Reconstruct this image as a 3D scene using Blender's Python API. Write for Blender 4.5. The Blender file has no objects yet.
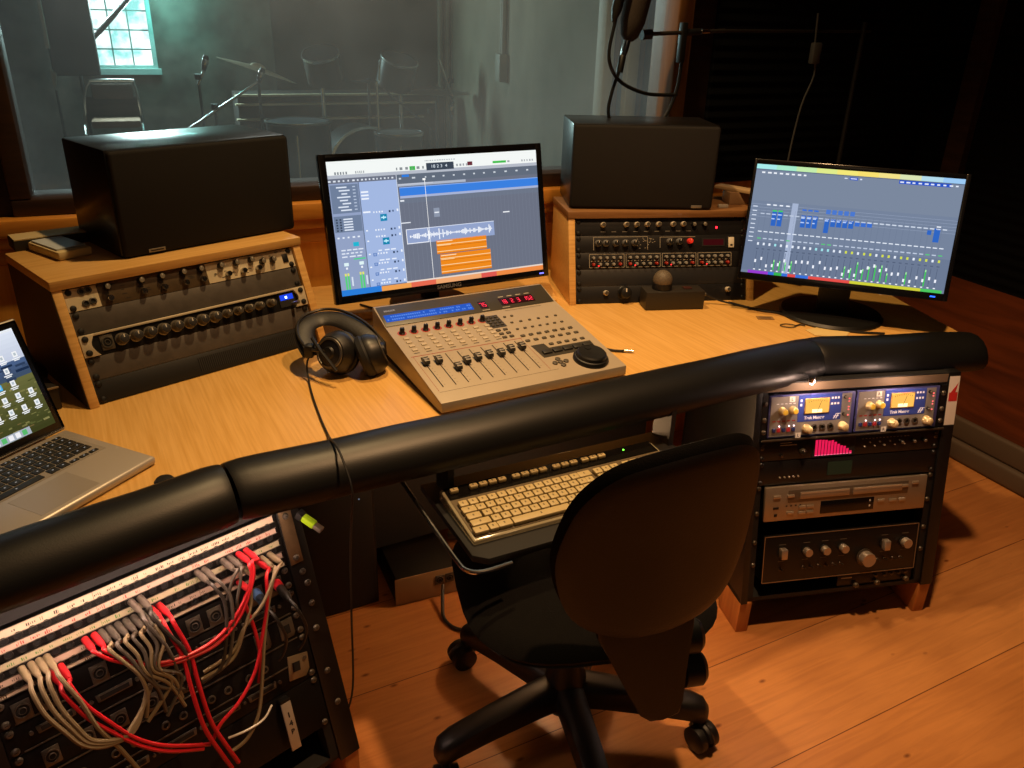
import bpy, bmesh, math, random
from mathutils import Matrix, Vector
random.seed(11)
SC = bpy.context.scene
COL = SC.collection
PI = math.pi
V3 = Vector

# ------------------------------------------------------------------ materials
_m = {}
def lin(h):
    h = h.lstrip('#'); out = []
    for i in (0, 2, 4):
        c = int(h[i:i+2], 16) / 255
        out.append(c/12.92 if c <= .04045 else ((c+.055)/1.055)**2.4)
    return (*out, 1)

def mat(name, col, rough=.5, metal=0., emit=None, es=1., noise=0., ns=8., bump=0., bs=60., stretch=None, spec=.5, coat=0., col2=None):
    if name in _m: return _m[name]
    m = bpy.data.materials.new(name); m.use_nodes = True
    nt = m.node_tree; b = nt.nodes['Principled BSDF']
    b.inputs['Base Color'].default_value = lin(col); b.inputs['Roughness'].default_value = rough
    b.inputs['Metallic'].default_value = metal; b.inputs['Specular IOR Level'].default_value = spec
    b.inputs['Coat Weight'].default_value = coat
    if emit:
        b.inputs['Emission Color'].default_value = lin(emit); b.inputs['Emission Strength'].default_value = es
    if noise or bump:
        tc = nt.nodes.new('ShaderNodeTexCoord'); mp = nt.nodes.new('ShaderNodeMapping')
        nt.links.new(tc.outputs['Object'], mp.inputs['Vector'])
        if stretch: mp.inputs['Scale'].default_value = stretch
    if noise:
        n = nt.nodes.new('ShaderNodeTexNoise'); n.inputs['Scale'].default_value = ns; n.inputs['Detail'].default_value = 6
        nt.links.new(mp.outputs['Vector'], n.inputs['Vector'])
        r = nt.nodes.new('ShaderNodeValToRGB'); c = lin(col)
        d = lin(col2) if col2 else tuple(x*(1-noise) for x in c[:3])+(1,)
        r.color_ramp.elements[0].color = d; r.color_ramp.elements[1].color = c
        r.color_ramp.elements[0].position = .35; r.color_ramp.elements[1].position = .65
        nt.links.new(n.outputs['Fac'], r.inputs['Fac']); nt.links.new(r.outputs['Color'], b.inputs['Base Color'])
    if bump:
        n2 = nt.nodes.new('ShaderNodeTexNoise'); n2.inputs['Scale'].default_value = bs; n2.inputs['Detail'].default_value = 4
        nt.links.new(mp.outputs['Vector'], n2.inputs['Vector'])
        bp = nt.nodes.new('ShaderNodeBump'); bp.inputs['Strength'].default_value = bump; bp.inputs['Distance'].default_value = .004
        nt.links.new(n2.outputs['Fac'], bp.inputs['Height']); nt.links.new(bp.outputs['Normal'], b.inputs['Normal'])
    _m[name] = m
    return m

def glow(name, col, s=1.):
    if name in _m: return _m[name]
    m = bpy.data.materials.new(name); m.use_nodes = True
    nt = m.node_tree; nt.nodes.clear()
    e = nt.nodes.new('ShaderNodeEmission'); o = nt.nodes.new('ShaderNodeOutputMaterial')
    e.inputs[0].default_value = lin(col); e.inputs[1].default_value = s
    nt.links.new(e.outputs[0], o.inputs[0]); _m[name] = m
    return m
def G(col, s=1.): return glow('lit_' + col.strip('#') + ('' if s == 1 else '_%g' % s), col, s)

def wood(name, c1, c2, rough=.45, stretch=(1, 14, 14), scale=5., rotz=0., coat=0., coord='Object', dist=.6):
    if name in _m: return _m[name]
    m = bpy.data.materials.new(name); m.use_nodes = True; nt = m.node_tree; b = nt.nodes['Principled BSDF']
    tc = nt.nodes.new('ShaderNodeTexCoord'); mp = nt.nodes.new('ShaderNodeMapping')
    mp0 = nt.nodes.new('ShaderNodeMapping'); mp0.inputs['Rotation'].default_value = (0, 0, rotz)
    mp.inputs['Scale'].default_value = stretch
    nt.links.new(tc.outputs[coord], mp0.inputs[0]); nt.links.new(mp0.outputs[0], mp.inputs[0])
    n = nt.nodes.new('ShaderNodeTexNoise'); n.inputs['Scale'].default_value = scale; n.inputs['Detail'].default_value = 8; n.inputs['Distortion'].default_value = dist
    nt.links.new(mp.outputs[0], n.inputs['Vector'])
    r = nt.nodes.new('ShaderNodeValToRGB'); r.color_ramp.elements[0].color = lin(c2); r.color_ramp.elements[1].color = lin(c1)
    r.color_ramp.elements[0].position = .32; r.color_ramp.elements[1].position = .62
    nt.links.new(n.outputs['Fac'], r.inputs[0]); nt.links.new(r.outputs[0], b.inputs['Base Color'])
    b.inputs['Roughness'].default_value = rough; b.inputs['Coat Weight'].default_value = coat; b.inputs['Coat Roughness'].default_value = .2
    bp = nt.nodes.new('ShaderNodeBump'); bp.inputs['Strength'].default_value = .08; bp.inputs['Distance'].default_value = .002
    nt.links.new(n.outputs['Fac'], bp.inputs['Height']); nt.links.new(bp.outputs[0], b.inputs['Normal'])
    _m[name] = m
    return m

def floor_mat():
    m = bpy.data.materials.new('pine_planks'); m.use_nodes = True; nt = m.node_tree; b = nt.nodes['Principled BSDF']
    tc = nt.nodes.new('ShaderNodeTexCoord'); mp = nt.nodes.new('ShaderNodeMapping')
    mp.inputs['Rotation'].default_value = (0, 0, -.49); mp.inputs['Location'].default_value = (.4, .048, 0)
    nt.links.new(tc.outputs['Object'], mp.inputs[0])
    br = nt.nodes.new('ShaderNodeTexBrick'); br.inputs['Scale'].default_value = 1
    br.inputs['Brick Width'].default_value = 7.3; br.inputs['Row Height'].default_value = .281
    br.inputs['Mortar Size'].default_value = .0013; br.inputs['Mortar Smooth'].default_value = .3
    br.inputs['Color1'].default_value = lin('#cf9055'); br.inputs['Color2'].default_value = lin('#c6854b'); br.inputs['Mortar'].default_value = lin('#6a3c1c')
    nt.links.new(mp.outputs[0], br.inputs['Vector'])
    mp2 = nt.nodes.new('ShaderNodeMapping'); mp2.inputs['Scale'].default_value = (1.2, 16, 1); nt.links.new(mp.outputs[0], mp2.inputs[0])
    n = nt.nodes.new('ShaderNodeTexNoise'); n.inputs['Scale'].default_value = 3; n.inputs['Detail'].default_value = 9; n.inputs['Distortion'].default_value = 1.2
    nt.links.new(mp2.outputs[0], n.inputs['Vector'])
    r = nt.nodes.new('ShaderNodeValToRGB'); r.color_ramp.elements[0].color = (.84, .79, .75, 1); r.color_ramp.elements[1].color = (1.04, 1.03, 1.01, 1)
    r.color_ramp.elements[0].position = .3; r.color_ramp.elements[1].position = .62
    nt.links.new(n.outputs['Fac'], r.inputs[0])
    mx = nt.nodes.new('ShaderNodeMix'); mx.data_type = 'RGBA'; mx.blend_type = 'MULTIPLY'; mx.inputs[0].default_value = 1
    nt.links.new(br.outputs['Color'], mx.inputs[6]); nt.links.new(r.outputs[0], mx.inputs[7])
    # knots
    mp3 = nt.nodes.new('ShaderNodeMapping'); mp3.inputs['Scale'].default_value = (4.2, 8.5, 1); nt.links.new(mp.outputs[0], mp3.inputs[0])
    vo = nt.nodes.new('ShaderNodeTexVoronoi'); vo.inputs['Scale'].default_value = 1.9; nt.links.new(mp3.outputs[0], vo.inputs['Vector'])
    r2 = nt.nodes.new('ShaderNodeValToRGB'); r2.color_ramp.elements[0].color = (.32, .2, .13, 1); r2.color_ramp.elements[1].color = (1, 1, 1, 1)
    r2.color_ramp.elements[0].position = .03; r2.color_ramp.elements[1].position = .10
    nt.links.new(vo.outputs['Distance'], r2.inputs[0])
    mx2 = nt.nodes.new('ShaderNodeMix'); mx2.data_type = 'RGBA'; mx2.blend_type = 'MULTIPLY'; mx2.inputs[0].default_value = .95
    nt.links.new(mx.outputs[2], mx2.inputs[6]); nt.links.new(r2.outputs[0], mx2.inputs[7])
    n3 = nt.nodes.new('ShaderNodeTexNoise'); n3.inputs['Scale'].default_value = 2.2; n3.inputs['Detail'].default_value = 5; nt.links.new(mp.outputs[0], n3.inputs['Vector'])
    r3 = nt.nodes.new('ShaderNodeValToRGB'); r3.color_ramp.elements[0].color = (.78, .74, .7, 1); r3.color_ramp.elements[1].color = (1, 1, 1, 1)
    r3.color_ramp.elements[0].position = .35; r3.color_ramp.elements[1].position = .6
    nt.links.new(n3.outputs['Fac'], r3.inputs[0])
    mx3 = nt.nodes.new('ShaderNodeMix'); mx3.data_type = 'RGBA'; mx3.blend_type = 'MULTIPLY'; mx3.inputs[0].default_value = 1
    nt.links.new(mx2.outputs[2], mx3.inputs[6]); nt.links.new(r3.outputs[0], mx3.inputs[7])
    nt.links.new(mx3.outputs[2], b.inputs['Base Color'])
    b.inputs['Roughness'].default_value = .42
    bp = nt.nodes.new('ShaderNodeBump'); bp.inputs['Strength'].default_value = .25; bp.inputs['Distance'].default_value = .003
    nt.links.new(br.outputs['Fac'], bp.inputs['Height']); bp.invert = True; nt.links.new(bp.outputs[0], b.inputs['Normal'])
    return m

def foam_mat():
    m = bpy.data.materials.new('black_acoustic_foam'); m.use_nodes = True; nt = m.node_tree; b = nt.nodes['Principled BSDF']
    tc = nt.nodes.new('ShaderNodeTexCoord'); w = nt.nodes.new('ShaderNodeTexWave'); w.inputs['Scale'].default_value = 9; w.bands_direction = 'Z'
    nt.links.new(tc.outputs['Object'], w.inputs['Vector'])
    b.inputs['Base Color'].default_value = lin('#08080a'); b.inputs['Roughness'].default_value = .95; b.inputs['Specular IOR Level'].default_value = .1
    bp = nt.nodes.new('ShaderNodeBump'); bp.inputs['Strength'].default_value = .5; bp.inputs['Distance'].default_value = .02
    nt.links.new(w.outputs['Fac'], bp.inputs['Height']); nt.links.new(bp.outputs[0], b.inputs['Normal'])
    return m

def glass_mat():
    m = bpy.data.materials.new('dusty_hazy_glass'); m.use_nodes = True; nt = m.node_tree; nt.nodes.clear()  # dust film that also carries reflected and veiling haze in its colour
    o = nt.nodes.new('ShaderNodeOutputMaterial'); tr = nt.nodes.new('ShaderNodeBsdfTransparent'); tr.inputs[0].default_value = (.86, .9, .9, 1)
    di = nt.nodes.new('ShaderNodeBsdfDiffuse'); di.inputs[0].default_value = (.50, .56, .64, 1)
    tl = nt.nodes.new('ShaderNodeBsdfTranslucent'); tl.inputs[0].default_value = (.50, .56, .64, 1)
    gl = nt.nodes.new('ShaderNodeBsdfGlossy'); gl.inputs['Roughness'].default_value = .06
    tc = nt.nodes.new('ShaderNodeTexCoord'); n = nt.nodes.new('ShaderNodeTexNoise'); n.inputs['Scale'].default_value = 2.3; n.inputs['Detail'].default_value = 7
    nt.links.new(tc.outputs['Object'], n.inputs['Vector'])
    mr = nt.nodes.new('ShaderNodeMapRange'); mr.inputs[1].default_value = .3; mr.inputs[2].default_value = .75; mr.inputs[3].default_value = .045; mr.inputs[4].default_value = .15
    nt.links.new(n.outputs['Fac'], mr.inputs[0])
    a = nt.nodes.new('ShaderNodeAddShader'); nt.links.new(di.outputs[0], a.inputs[0]); nt.links.new(tl.outputs[0], a.inputs[1])
    m1 = nt.nodes.new('ShaderNodeMixShader'); nt.links.new(mr.outputs[0], m1.inputs[0]); nt.links.new(tr.outputs[0], m1.inputs[1]); nt.links.new(a.outputs[0], m1.inputs[2])
    m2 = nt.nodes.new('ShaderNodeMixShader'); m2.inputs[0].default_value = .035; nt.links.new(m1.outputs[0], m2.inputs[1]); nt.links.new(gl.outputs[0], m2.inputs[2])
    nt.links.new(m2.outputs[0], o.inputs[0])
    return m

# ------------------------------------------------------------------ mesh helpers
class MB:
    def __init__(s, *mats):
        s.bm = bmesh.new(); s.mats = list(mats); s.mi = 0; s.T = None
    def use(s, m):
        if m not in s.mats: s.mats.append(m)
        s.mi = s.mats.index(m); return s
    def v(s, p):
        p = V3(p); return s.bm.verts.new(s.T @ p if s.T else p)
    def f(s, vs):
        try: fc = s.bm.faces.new(vs)
        except ValueError: return None
        fc.material_index = s.mi; return fc
    def box(s, x0, x1, y0, y1, z0, z1, bev=0., seg=2):
        c = [s.v((x, y, z)) for x in (x0, x1) for y in (y0, y1) for z in (z0, z1)]
        fs = [s.f([c[i] for i in q]) for q in ((0, 1, 3, 2), (4, 6, 7, 5), (0, 4, 5, 1), (2, 3, 7, 6), (0, 2, 6, 4), (1, 5, 7, 3))]
        if bev: s._bev(fs, bev, seg)
        return s
    def _bev(s, fs, bev, seg):
        es = list({e for f in fs if f for e in f.edges})
        bmesh.ops.bevel(s.bm, geom=es, offset=bev, segments=seg, profile=.5, affect='EDGES', material=-1)
    def prism(s, pts, ex, bev=0., seg=2):
        ex = V3(ex); a = [s.v(p) for p in pts]; b = [s.v(V3(p)+ex) for p in pts]; n = len(a)
        fs = [s.f(a[::-1]), s.f(b)] + [s.f([a[i], a[(i+1) % n], b[(i+1) % n], b[i]]) for i in range(n)]
        if bev: s._bev(fs, bev, seg)
        return s
    def quad(s, *pts):
        s.f([s.v(p) for p in pts]); return s
    def rect(s, x0, z0, x1, z1, y):          # a face in the local xz plane looking towards -y
        return s.quad((x0, y, z0), (x1, y, z0), (x1, y, z1), (x0, y, z1))
    def cyl(s, p0, p1, r0, r1=None, seg=16):
        return s.lathe([(r0, 0), (r0 if r1 is None else r1, 1)], p0, V3(p1)-V3(p0), seg, scale=True)
    def lathe(s, prof, p0, axis, seg=16, scale=False, caps=True):
        p0 = V3(p0); ax = V3(axis); L = ax.length if scale else 1.; ax = ax.normalized()
        t = V3((0, 0, 1)) if abs(ax.z) < .9 else V3((1, 0, 0))
        e1 = ax.cross(t).normalized(); e2 = ax.cross(e1)
        rings = []
        for r, h in prof:
            c = p0+ax*(h*L)
            rings.append([s.v(c+(e1*math.cos(2*PI*i/seg)+e2*math.sin(2*PI*i/seg))*r) for i in range(seg)])
        for a, b in zip(rings, rings[1:]):
            for i in range(seg): s.f([a[i], a[(i+1) % seg], b[(i+1) % seg], b[i]])
        if caps:
            s.f(rings[0][::-1]); s.f(rings[-1])
        return s
    def tube(s, pts, r, seg=8, smooth=4, closed=False, flat=1.):
        pts = [V3(p) for p in pts]
        if smooth and len(pts) > 2:
            out = []; n = len(pts)
            for i in range(n-1):
                p0 = pts[max(i-1, 0)]; p1 = pts[i]; p2 = pts[i+1]; p3 = pts[min(i+2, n-1)]
                for k in range(smooth):
                    t = k/smooth
                    out.append(.5*((2*p1)+(-p0+p2)*t+(2*p0-5*p1+4*p2-p3)*t*t+(-p0+3*p1-3*p2+p3)*t**3))
            out.append(pts[-1]); pts = out
        rings = []; nrm = None
        for i, p in enumerate(pts):
            d = (pts[min(i+1, len(pts)-1)]-pts[max(i-1, 0)])
            d = d.normalized() if d.length > 1e-9 else V3((0, 0, 1))
            if nrm is None:
                nrm = d.cross(V3((0, 0, 1)) if abs(d.z) < .9 else V3((1, 0, 0))).normalized()
            else:
                nrm = (nrm-d*nrm.dot(d)); nrm = nrm.normalized() if nrm.length > 1e-6 else d.orthogonal().normalized()
            bi = d.cross(nrm)
            rr = r(i/(len(pts)-1)) if callable(r) else r
            rings.append([s.v(p+(nrm*math.cos(2*PI*k/seg)+bi*math.sin(2*PI*k/seg)*flat)*rr) for k in range(seg)])
        for a, b in zip(rings, rings[1:]):
            for i in range(seg): s.f([a[i], a[(i+1) % seg], b[(i+1) % seg], b[i]])
        s.f(rings[0][::-1]); s.f(rings[-1])
        return s
    def ball(s, c, r, sz=1., seg=20, rings=12, lo=-90, hi=90):
        prof = []
        for i in range(rings+1):
            a = math.radians(lo+(hi-lo)*i/rings)
            prof.append((max(r*math.cos(a), 1e-5), r*sz*math.sin(a)))
        return s.lathe(prof, c, (0, 0, 1), seg)
    def pillow(s, outline, thick, bend=None, rings=(0.15, .4, .65, .85, .95, 1.), plane='xz'):
        n = len(outline); cx = sum(p[0] for p in outline)/n; cz = sum(p[1] for p in outline)/n
        def P(u, w, dep):
            dep += bend(u, w) if bend else 0
            return (u, dep, w) if plane == 'xz' else (u, w, -dep)
        for side in (-1, 1):
            R = []
            for k in rings:
                h = thick*math.sqrt(max(0, 1-k**4))*side
                R.append([s.v(P(cx+(p[0]-cx)*k, cz+(p[1]-cz)*k, h)) for p in outline])
            c = s.v(P(cx, cz, thick*side))
            for i in range(n):
                tri = [c, R[0][i], R[0][(i+1) % n]]; s.f(tri if side < 0 else tri[::-1])
            for a, b in zip(R, R[1:]):
                for i in range(n):
                    q = [a[i], b[i], b[(i+1) % n], a[(i+1) % n]]; s.f(q if side < 0 else q[::-1])
        bmesh.ops.remove_doubles(s.bm, verts=s.bm.verts, dist=1e-6)
        return s
    def mesh(s, name, angle=35, flat=False):
        if not s.mats: s.mats.append(mat('plain_dark', '#202020'))
        bmesh.ops.recalc_face_normals(s.bm, faces=s.bm.faces) if not flat else None
        me = bpy.data.meshes.new(name); s.bm.to_mesh(me); s.bm.free()
        for m in s.mats: me.materials.append(m)
        if not flat:
            for p in me.polygons: p.use_smooth = True
            me.set_sharp_from_angle(angle=math.radians(angle))
        return me
    def build(s, name, parent=None, loc=None, angle=35, flat=False):
        return put(s.mesh(name, angle, flat), name, parent, loc)

def put(me, name, parent=None, loc=None, rot=None):
    o = bpy.data.objects.new(name, me); COL.objects.link(o)
    if parent: o.parent = parent
    if loc is not None: o.location = loc
    if rot is not None: o.rotation_euler = rot
    return o
def tag(o, label=None, cat=None, group=None, kind=None):
    if label: o['label'] = label
    if cat: o['category'] = cat
    if group: o['group'] = group
    if kind: o['kind'] = kind
    return o
def thing(name, label, cat, loc=(0, 0, 0), rotz=0., group=None, tilt=0., k=1.):
    o = bpy.data.objects.new(name, None); COL.objects.link(o); o.empty_display_size = .05
    M = Matrix.Translation(loc) @ Matrix.Rotation(rotz, 4, 'Z') @ Matrix.Rotation(-tilt, 4, 'X') @ Matrix.Scale(k, 4)
    o.matrix_world = M
    return tag(o, label, cat, group)
_txt = {}
def text(s, size, m, parent, loc, name='lettering', rot=(PI/2, 0, 0), bold=0., align='CENTER', sx=1.):
    key = (s, size, m.name, bold, align, sx)
    if key not in _txt:
        cu = bpy.data.curves.new('t', 'FONT'); cu.body = s; cu.size = size; cu.align_x = align; cu.align_y = 'CENTER'; cu.offset = bold
        o = bpy.data.objects.new('t', cu); COL.objects.link(o); o.scale.x = 1
        me = bpy.data.meshes.new_from_object(o.evaluated_get(bpy.context.evaluated_depsgraph_get()))
        bpy.data.objects.remove(o); me.materials.clear(); me.materials.append(m)
        for v in me.vertices: v.co.x *= sx
        _txt[key] = me
    return put(_txt[key], name, parent, loc, rot)

# ------------------------------------------------------------------ common materials
BLACK = mat('black_plastic', '#0e0e0e', .45)
MATTEB = mat('black_matte', '#0d0d0e', .7)
STEELB = mat('black_steel', '#0b0b0c', .48, noise=.3, ns=40)
CHROME = mat('chrome', '#c8c8c8', .18, 1.)
SILVER = mat('brushed_silver', '#b0a898', .38, .85, noise=.15, ns=30, stretch=(1, 1, 30))
DULLS = mat('dull_steel', '#6a645a', .45, .7, noise=.3, ns=60)
LEATH = mat('black_vinyl', '#0d0d0d', .42, bump=.05, bs=420, spec=.4)
OAK = wood('oak_veneer', '#deb06a', '#cc9a54', .36, (.9, 26, 26), 6, rotz=0)
OAKD = wood('oak_veneer_desk', '#deb066', '#cf9f52', .36, (30, 1.1, 30), 6, rotz=-.51, dist=0)
PINE = wood('orange_pine', '#d8943e', '#b87026', .4, (1.2, 9, 9), 3, coat=.2)
PINEV = wood('orange_pine_vertical', '#f0aa48', '#d89034', .4, (9, 9, 1.), 3, coat=.2)
DARKW = wood('dark_brown_wood', '#3a2416', '#24150c', .5, (1.5, 12, 12), 4)
WHITE = mat('white_print', '#d8d4cc', .6)
IVORY = mat('ivory_plastic', '#d9c9a4', .45)
DKGREY = mat('dark_grey_plastic', '#2a2a2c', .5)
BLANKG = mat('charcoal_steel', '#57504a', .5, .2, noise=.2, ns=50)
RUBBER = mat('black_rubber', '#0b0b0b', .8)

# ------------------------------------------------------------------ camera
f_px, pitch, roll, H = 806.6214, .4289, .0298, 1.4105
D = .6908
cam = bpy.data.cameras.new('camera'); co = bpy.data.objects.new('camera', cam); COL.objects.link(co)
cam.sensor_width = 36; cam.lens = 36*f_px/1024; cam.clip_start = .02
fw = V3((0, math.cos(pitch), -math.sin(pitch))); rt = V3((1, 0, 0)); up = rt.cross(fw)
R2 = rt*math.cos(roll)+up*math.sin(roll); U2 = -rt*math.sin(roll)+up*math.cos(roll)
co.matrix_world = Matrix(((R2.x, U2.x, -fw.x, 0), (R2.y, U2.y, -fw.y, 0), (R2.z, U2.z, -fw.z, H), (0, 0, 0, 1)))
SC.camera = co

# ------------------------------------------------------------------ setting
WY = .4202                                    # heading of the studio window wall
WO = V3((-.58, 2.165, 0)); WU = V3((math.cos(WY), math.sin(WY), 0)); WN = V3((-math.sin(WY), math.cos(WY), 0))
def W(s, d, z): return WO+WU*s+WN*d+V3((0, 0, z))
def struct(mb, name, loc=(0, 0, 0), rotz=0., **k):
    o = mb.build(name, **k); o.location = loc; o.rotation_euler = (0, 0, rotz); o['kind'] = 'structure'; return o
CEIL = 2.75
struct(MB(floor_mat()).box(-3.2, 2.6, -1.2, 4.2, -.05, 0), 'floor')
struct(MB(mat('ceiling_paint', '#8a7c66', .9)).box(-3.2, 2.6, -1.2, 4.2, CEIL, CEIL+.05), 'ceiling')
# studio-window wall (local x along the wall, y into the live room)
wl = MB(PINEV)
wl.box(-1.6, 2.3, .0, .12, 0, .93)
wl.use(mat('wall_dark_paint', '#2a2019', .8)).box(-1.6, -.67, .0, .12, .93, CEIL).box(-.67, 1.17, .0, .12, 2.25, CEIL)
wl.use(foam_mat()).box(1.265, 2.3, -.03, .12, .93, CEIL)
wl.use(DARKW).box(1.165, 1.265, -.012, .12, .93, CEIL)
struct(wl, 'wall_back', WO, WY)
tr = MB(PINE)
tr.box(-1.6, 1.22, -.05, .0, .90, .945, .008).box(-1.6, 1.22, -.035, 0, .872, .9, .006).box(-1.6, 1.22, -.02, 0, .83, .872, .01)
struct(tr, 'trim_1', WO, WY)
wf = thing('window_1', None, None, WO, WY); wf['kind'] = 'structure'
for k in ('label', 'category'):
    if k in wf: del wf[k]
MB(DARKW).box(-.67, 1.17, -.02, .10, .945, .985, .006).box(-.67, -.625, -.02, .1, .985, 2.25, .005).box(-.67, 1.17, -.02, .1, 2.2, 2.25).build('window_frame', wf)
MB(wood('brown_jamb', '#94683c', '#7a5228', .5, (9, 9, 1), 4)).box(1.118, 1.172, -.035, .1, .945, 2.25, .006).build('window_jamb', wf)
MB(glass_mat()).box(-.63, 1.122, .035, .041, .98, 2.21).build('window_pane', wf)
struct(MB(PINEV).box(-1.75, -1.6, -2.2, .0, 0, 1.0).use(mat('wall_dark_paint', '#2a2019', .8)).box(-1.75, -1.6, -2.2, 0, 1.0, CEIL), 'wall_left', WO, WY)
# right-hand wall of the control room
RWY = WY-PI/2
rw = MB(foam_mat()); RO = V3((1.40, 3.05, 0))
rw.box(-.1, 3.4, 0, .12, .62, CEIL)
rw.use(wood('red_brown_panel', '#6e3416', '#4c220d', .5, (1, 9, 9), 3)).box(-.1, 3.4, 0, .12, 0, .62)
rw.use(DARKW).box(.20, .27, -.03, 0, .62, CEIL)
struct(rw, 'wall_right', RO, RWY)
bb = MB(mat('skirting_dark', '#54463a', .6)).box(0, 3.4, -.035, 0, 0, .075, .015, 3).box(0, 3.4, -.024, 0, .075, .155, .011, 3)
struct(bb, 'baseboard_right', RO, RWY)
# live room shell
lf = MB(mat('live_room_floor', '#3a2e26', .6)).box(-3.0, 3.4, .13, 4.8, -.05, 0); struct(lf, 'floor_live_room', WO, WY)
lc = MB(mat('live_room_ceiling', '#4a4640', .9)).box(-3.0, 3.4, .13, 4.8, 2.8, 2.85); struct(lc, 'ceiling_live_room', WO, WY)
PLAST = mat('rough_grey_plaster', '#746f66', .9, noise=.5, ns=5, bump=.6, bs=14, col2='#4f4a44')
lb = MB(PLAST)
s0, s1, z0, z1 = -.66, -.24, .985, 2.0
lb.box(-3.0, s0, 4.6, 4.75, 0, 2.8).box(s1, .62, 4.6, 4.75, 0, 2.8).use(mat('dark_grey_plaster', '#3d3b38', .9, noise=.4, ns=4, bump=.5, bs=12)).box(.62, 3.4, 4.59, 4.75, 0, 2.8).use(PLAST).box(s0, s1, 4.6, 4.75, 0, z0).box(s0, s1, 4.6, 4.75, z1, 2.8)
struct(lb, 'wall_live_back', WO, WY)
struct(MB(PLAST).box(-3.0, -2.9, .13, 4.7, 0, 2.8), 'wall_live_left', WO, WY)
# pale right wall of the live room, running obliquely to the corner behind the drums
pw = MB(mat('pale_green_plaster', '#857f6c', .9, noise=.25, ns=3, bump=.3, bs=9))
pw.prism([(2.05, 4.6, 0), (1.09, .37, 0), (1.5, .37, 0), (2.4, 4.6, 0)], (0, 0, 2.8))
struct(pw, 'wall_live_right', WO, WY)
w2 = thing('window_2', None, None, W(0, 4.6, 0), WY); w2['kind'] = 'structure'
pm = bpy.data.materials.new('bright_daylight_pane'); pm.use_nodes = True; nt = pm.node_tree; nt.nodes.clear()
e = nt.nodes.new('ShaderNodeEmission'); oo = nt.nodes.new('ShaderNodeOutputMaterial'); tc = nt.nodes.new('ShaderNodeTexCoord')
n = nt.nodes.new('ShaderNodeTexNoise'); n.inputs['Scale'].default_value = 9; n.inputs['Detail'].default_value = 6
r = nt.nodes.new('ShaderNodeValToRGB'); r.color_ramp.elements[0].color = lin('#7fc4c0'); r.color_ramp.elements[1].color = lin('#f2ffff')
r.color_ramp.elements[0].position = .35; r.color_ramp.elements[1].position = .56
nt.links.new(tc.outputs['Object'], n.inputs['Vector']); nt.links.new(n.outputs['Fac'], r.inputs[0]); nt.links.new(r.outputs[0], e.inputs[0])
e.inputs[1].default_value = 2.6; nt.links.new(e.outputs[0], oo.inputs[0])
MB(pm).box(s0, s1, .06, .065, z0, z1).build('window_pane', w2)
wm = MB(mat('teal_white_window_paint', '#9fc9c4', .6))
wm.box(s0-.03, s1+.05, -.03, .0, z0-.04, z0).box(s1, s1+.03, -.015, .0, z0, z1).box(s0-.03, s0, -.015, .0, z0, z1)
wm.box(s0, s1, .0, .05, z0, z0+.02)
for i in range(1, 4): wm.box(s1-.127*i-.005, s1-.127*i+.005, .04, .058, z0, z1)
for i in range(1, 8): wm.box(s0, s1, .04, .058, z0+.127*i-.005, z0+.127*i+.005)
wm.build('window_frame', w2)

# ------------------------------------------------------------------ the desk
desk = thing('studio_desk', 'large oak studio desk with black padded front edge and two angled wings', 'desk')
top_poly = [(-1.16, .58), (-.497, 1.188), (.71, 1.869), (1.165, 1.952), (1.075, 2.47), (.10, 2.44), (-.69, 2.05), (-1.09, 1.66), (-1.56, .97)]
MB(OAKD).prism([(x, y, D-.028) for x, y in top_poly], (0, 0, .028)).build('tabletop', desk)
def dline(p, q):
    p = V3((*p, 0)); q = V3((*q, 0)); d = (q-p).normalized(); return p, q, d, V3((d.y, -d.x, 0))
prof = [(-.012, -.03), (-.014, .004), (-.004, .016), (.014, .024), (.038, .025), (.062, .018), (.082, .003), (.094, -.016), (.098, -.032), (.092, -.049), (.077, -.059), (.03, -.061), (.0, -.061)]
def pad(p, q, m0, m1, name='armrest_pad'):
    p, q, d, n = dline(p, q); L = (q-p).length; mb = MB(LEATH); rings = []
    st = [0, .004, .014, .03]; ts = [t for t in st]+[.06+(L-.12)*i/10 for i in range(11)]+[L-t for t in st[::-1]]
    for t in ts:
        e = min(t, L-t); k = .93+.07*min(1, (e/.03))**.5 if e < .03 else 1.
        ring = []
        for a, z in prof:
            aa = .045+(a-.045)*k; zz = -.022+(z+.022)*k
            w0 = 1-t/L; sh = aa*(m0*w0*w0*w0 if w0 > .0 else 0)+aa*(m1*(t/L)**3)
            wav = .0012*math.sin(t*23+a*30)
            ring.append(mb.v(p+d*(t+sh)+n*(aa+.010)+V3((0, 0, D+zz+wav))))
        rings.append(ring)
    N = len(prof)
    for a, b in zip(rings, rings[1:]):
        for i in range(N): mb.f([a[i], a[(i+1) % N], b[(i+1) % N], b[i]])
    mb.f(rings[0][::-1]); mb.f(rings[-1]); return mb.build(name, desk, angle=60)
a12 = math.tan(.135); a23 = math.tan(.165)
pad((-1.16, .58), (-.499, 1.186), 0, -a12)
pad((-.495, 1.190), (.708, 1.868), a12, -a23)
pad((.712, 1.870), (1.155, 1.951), a23, 0)
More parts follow.
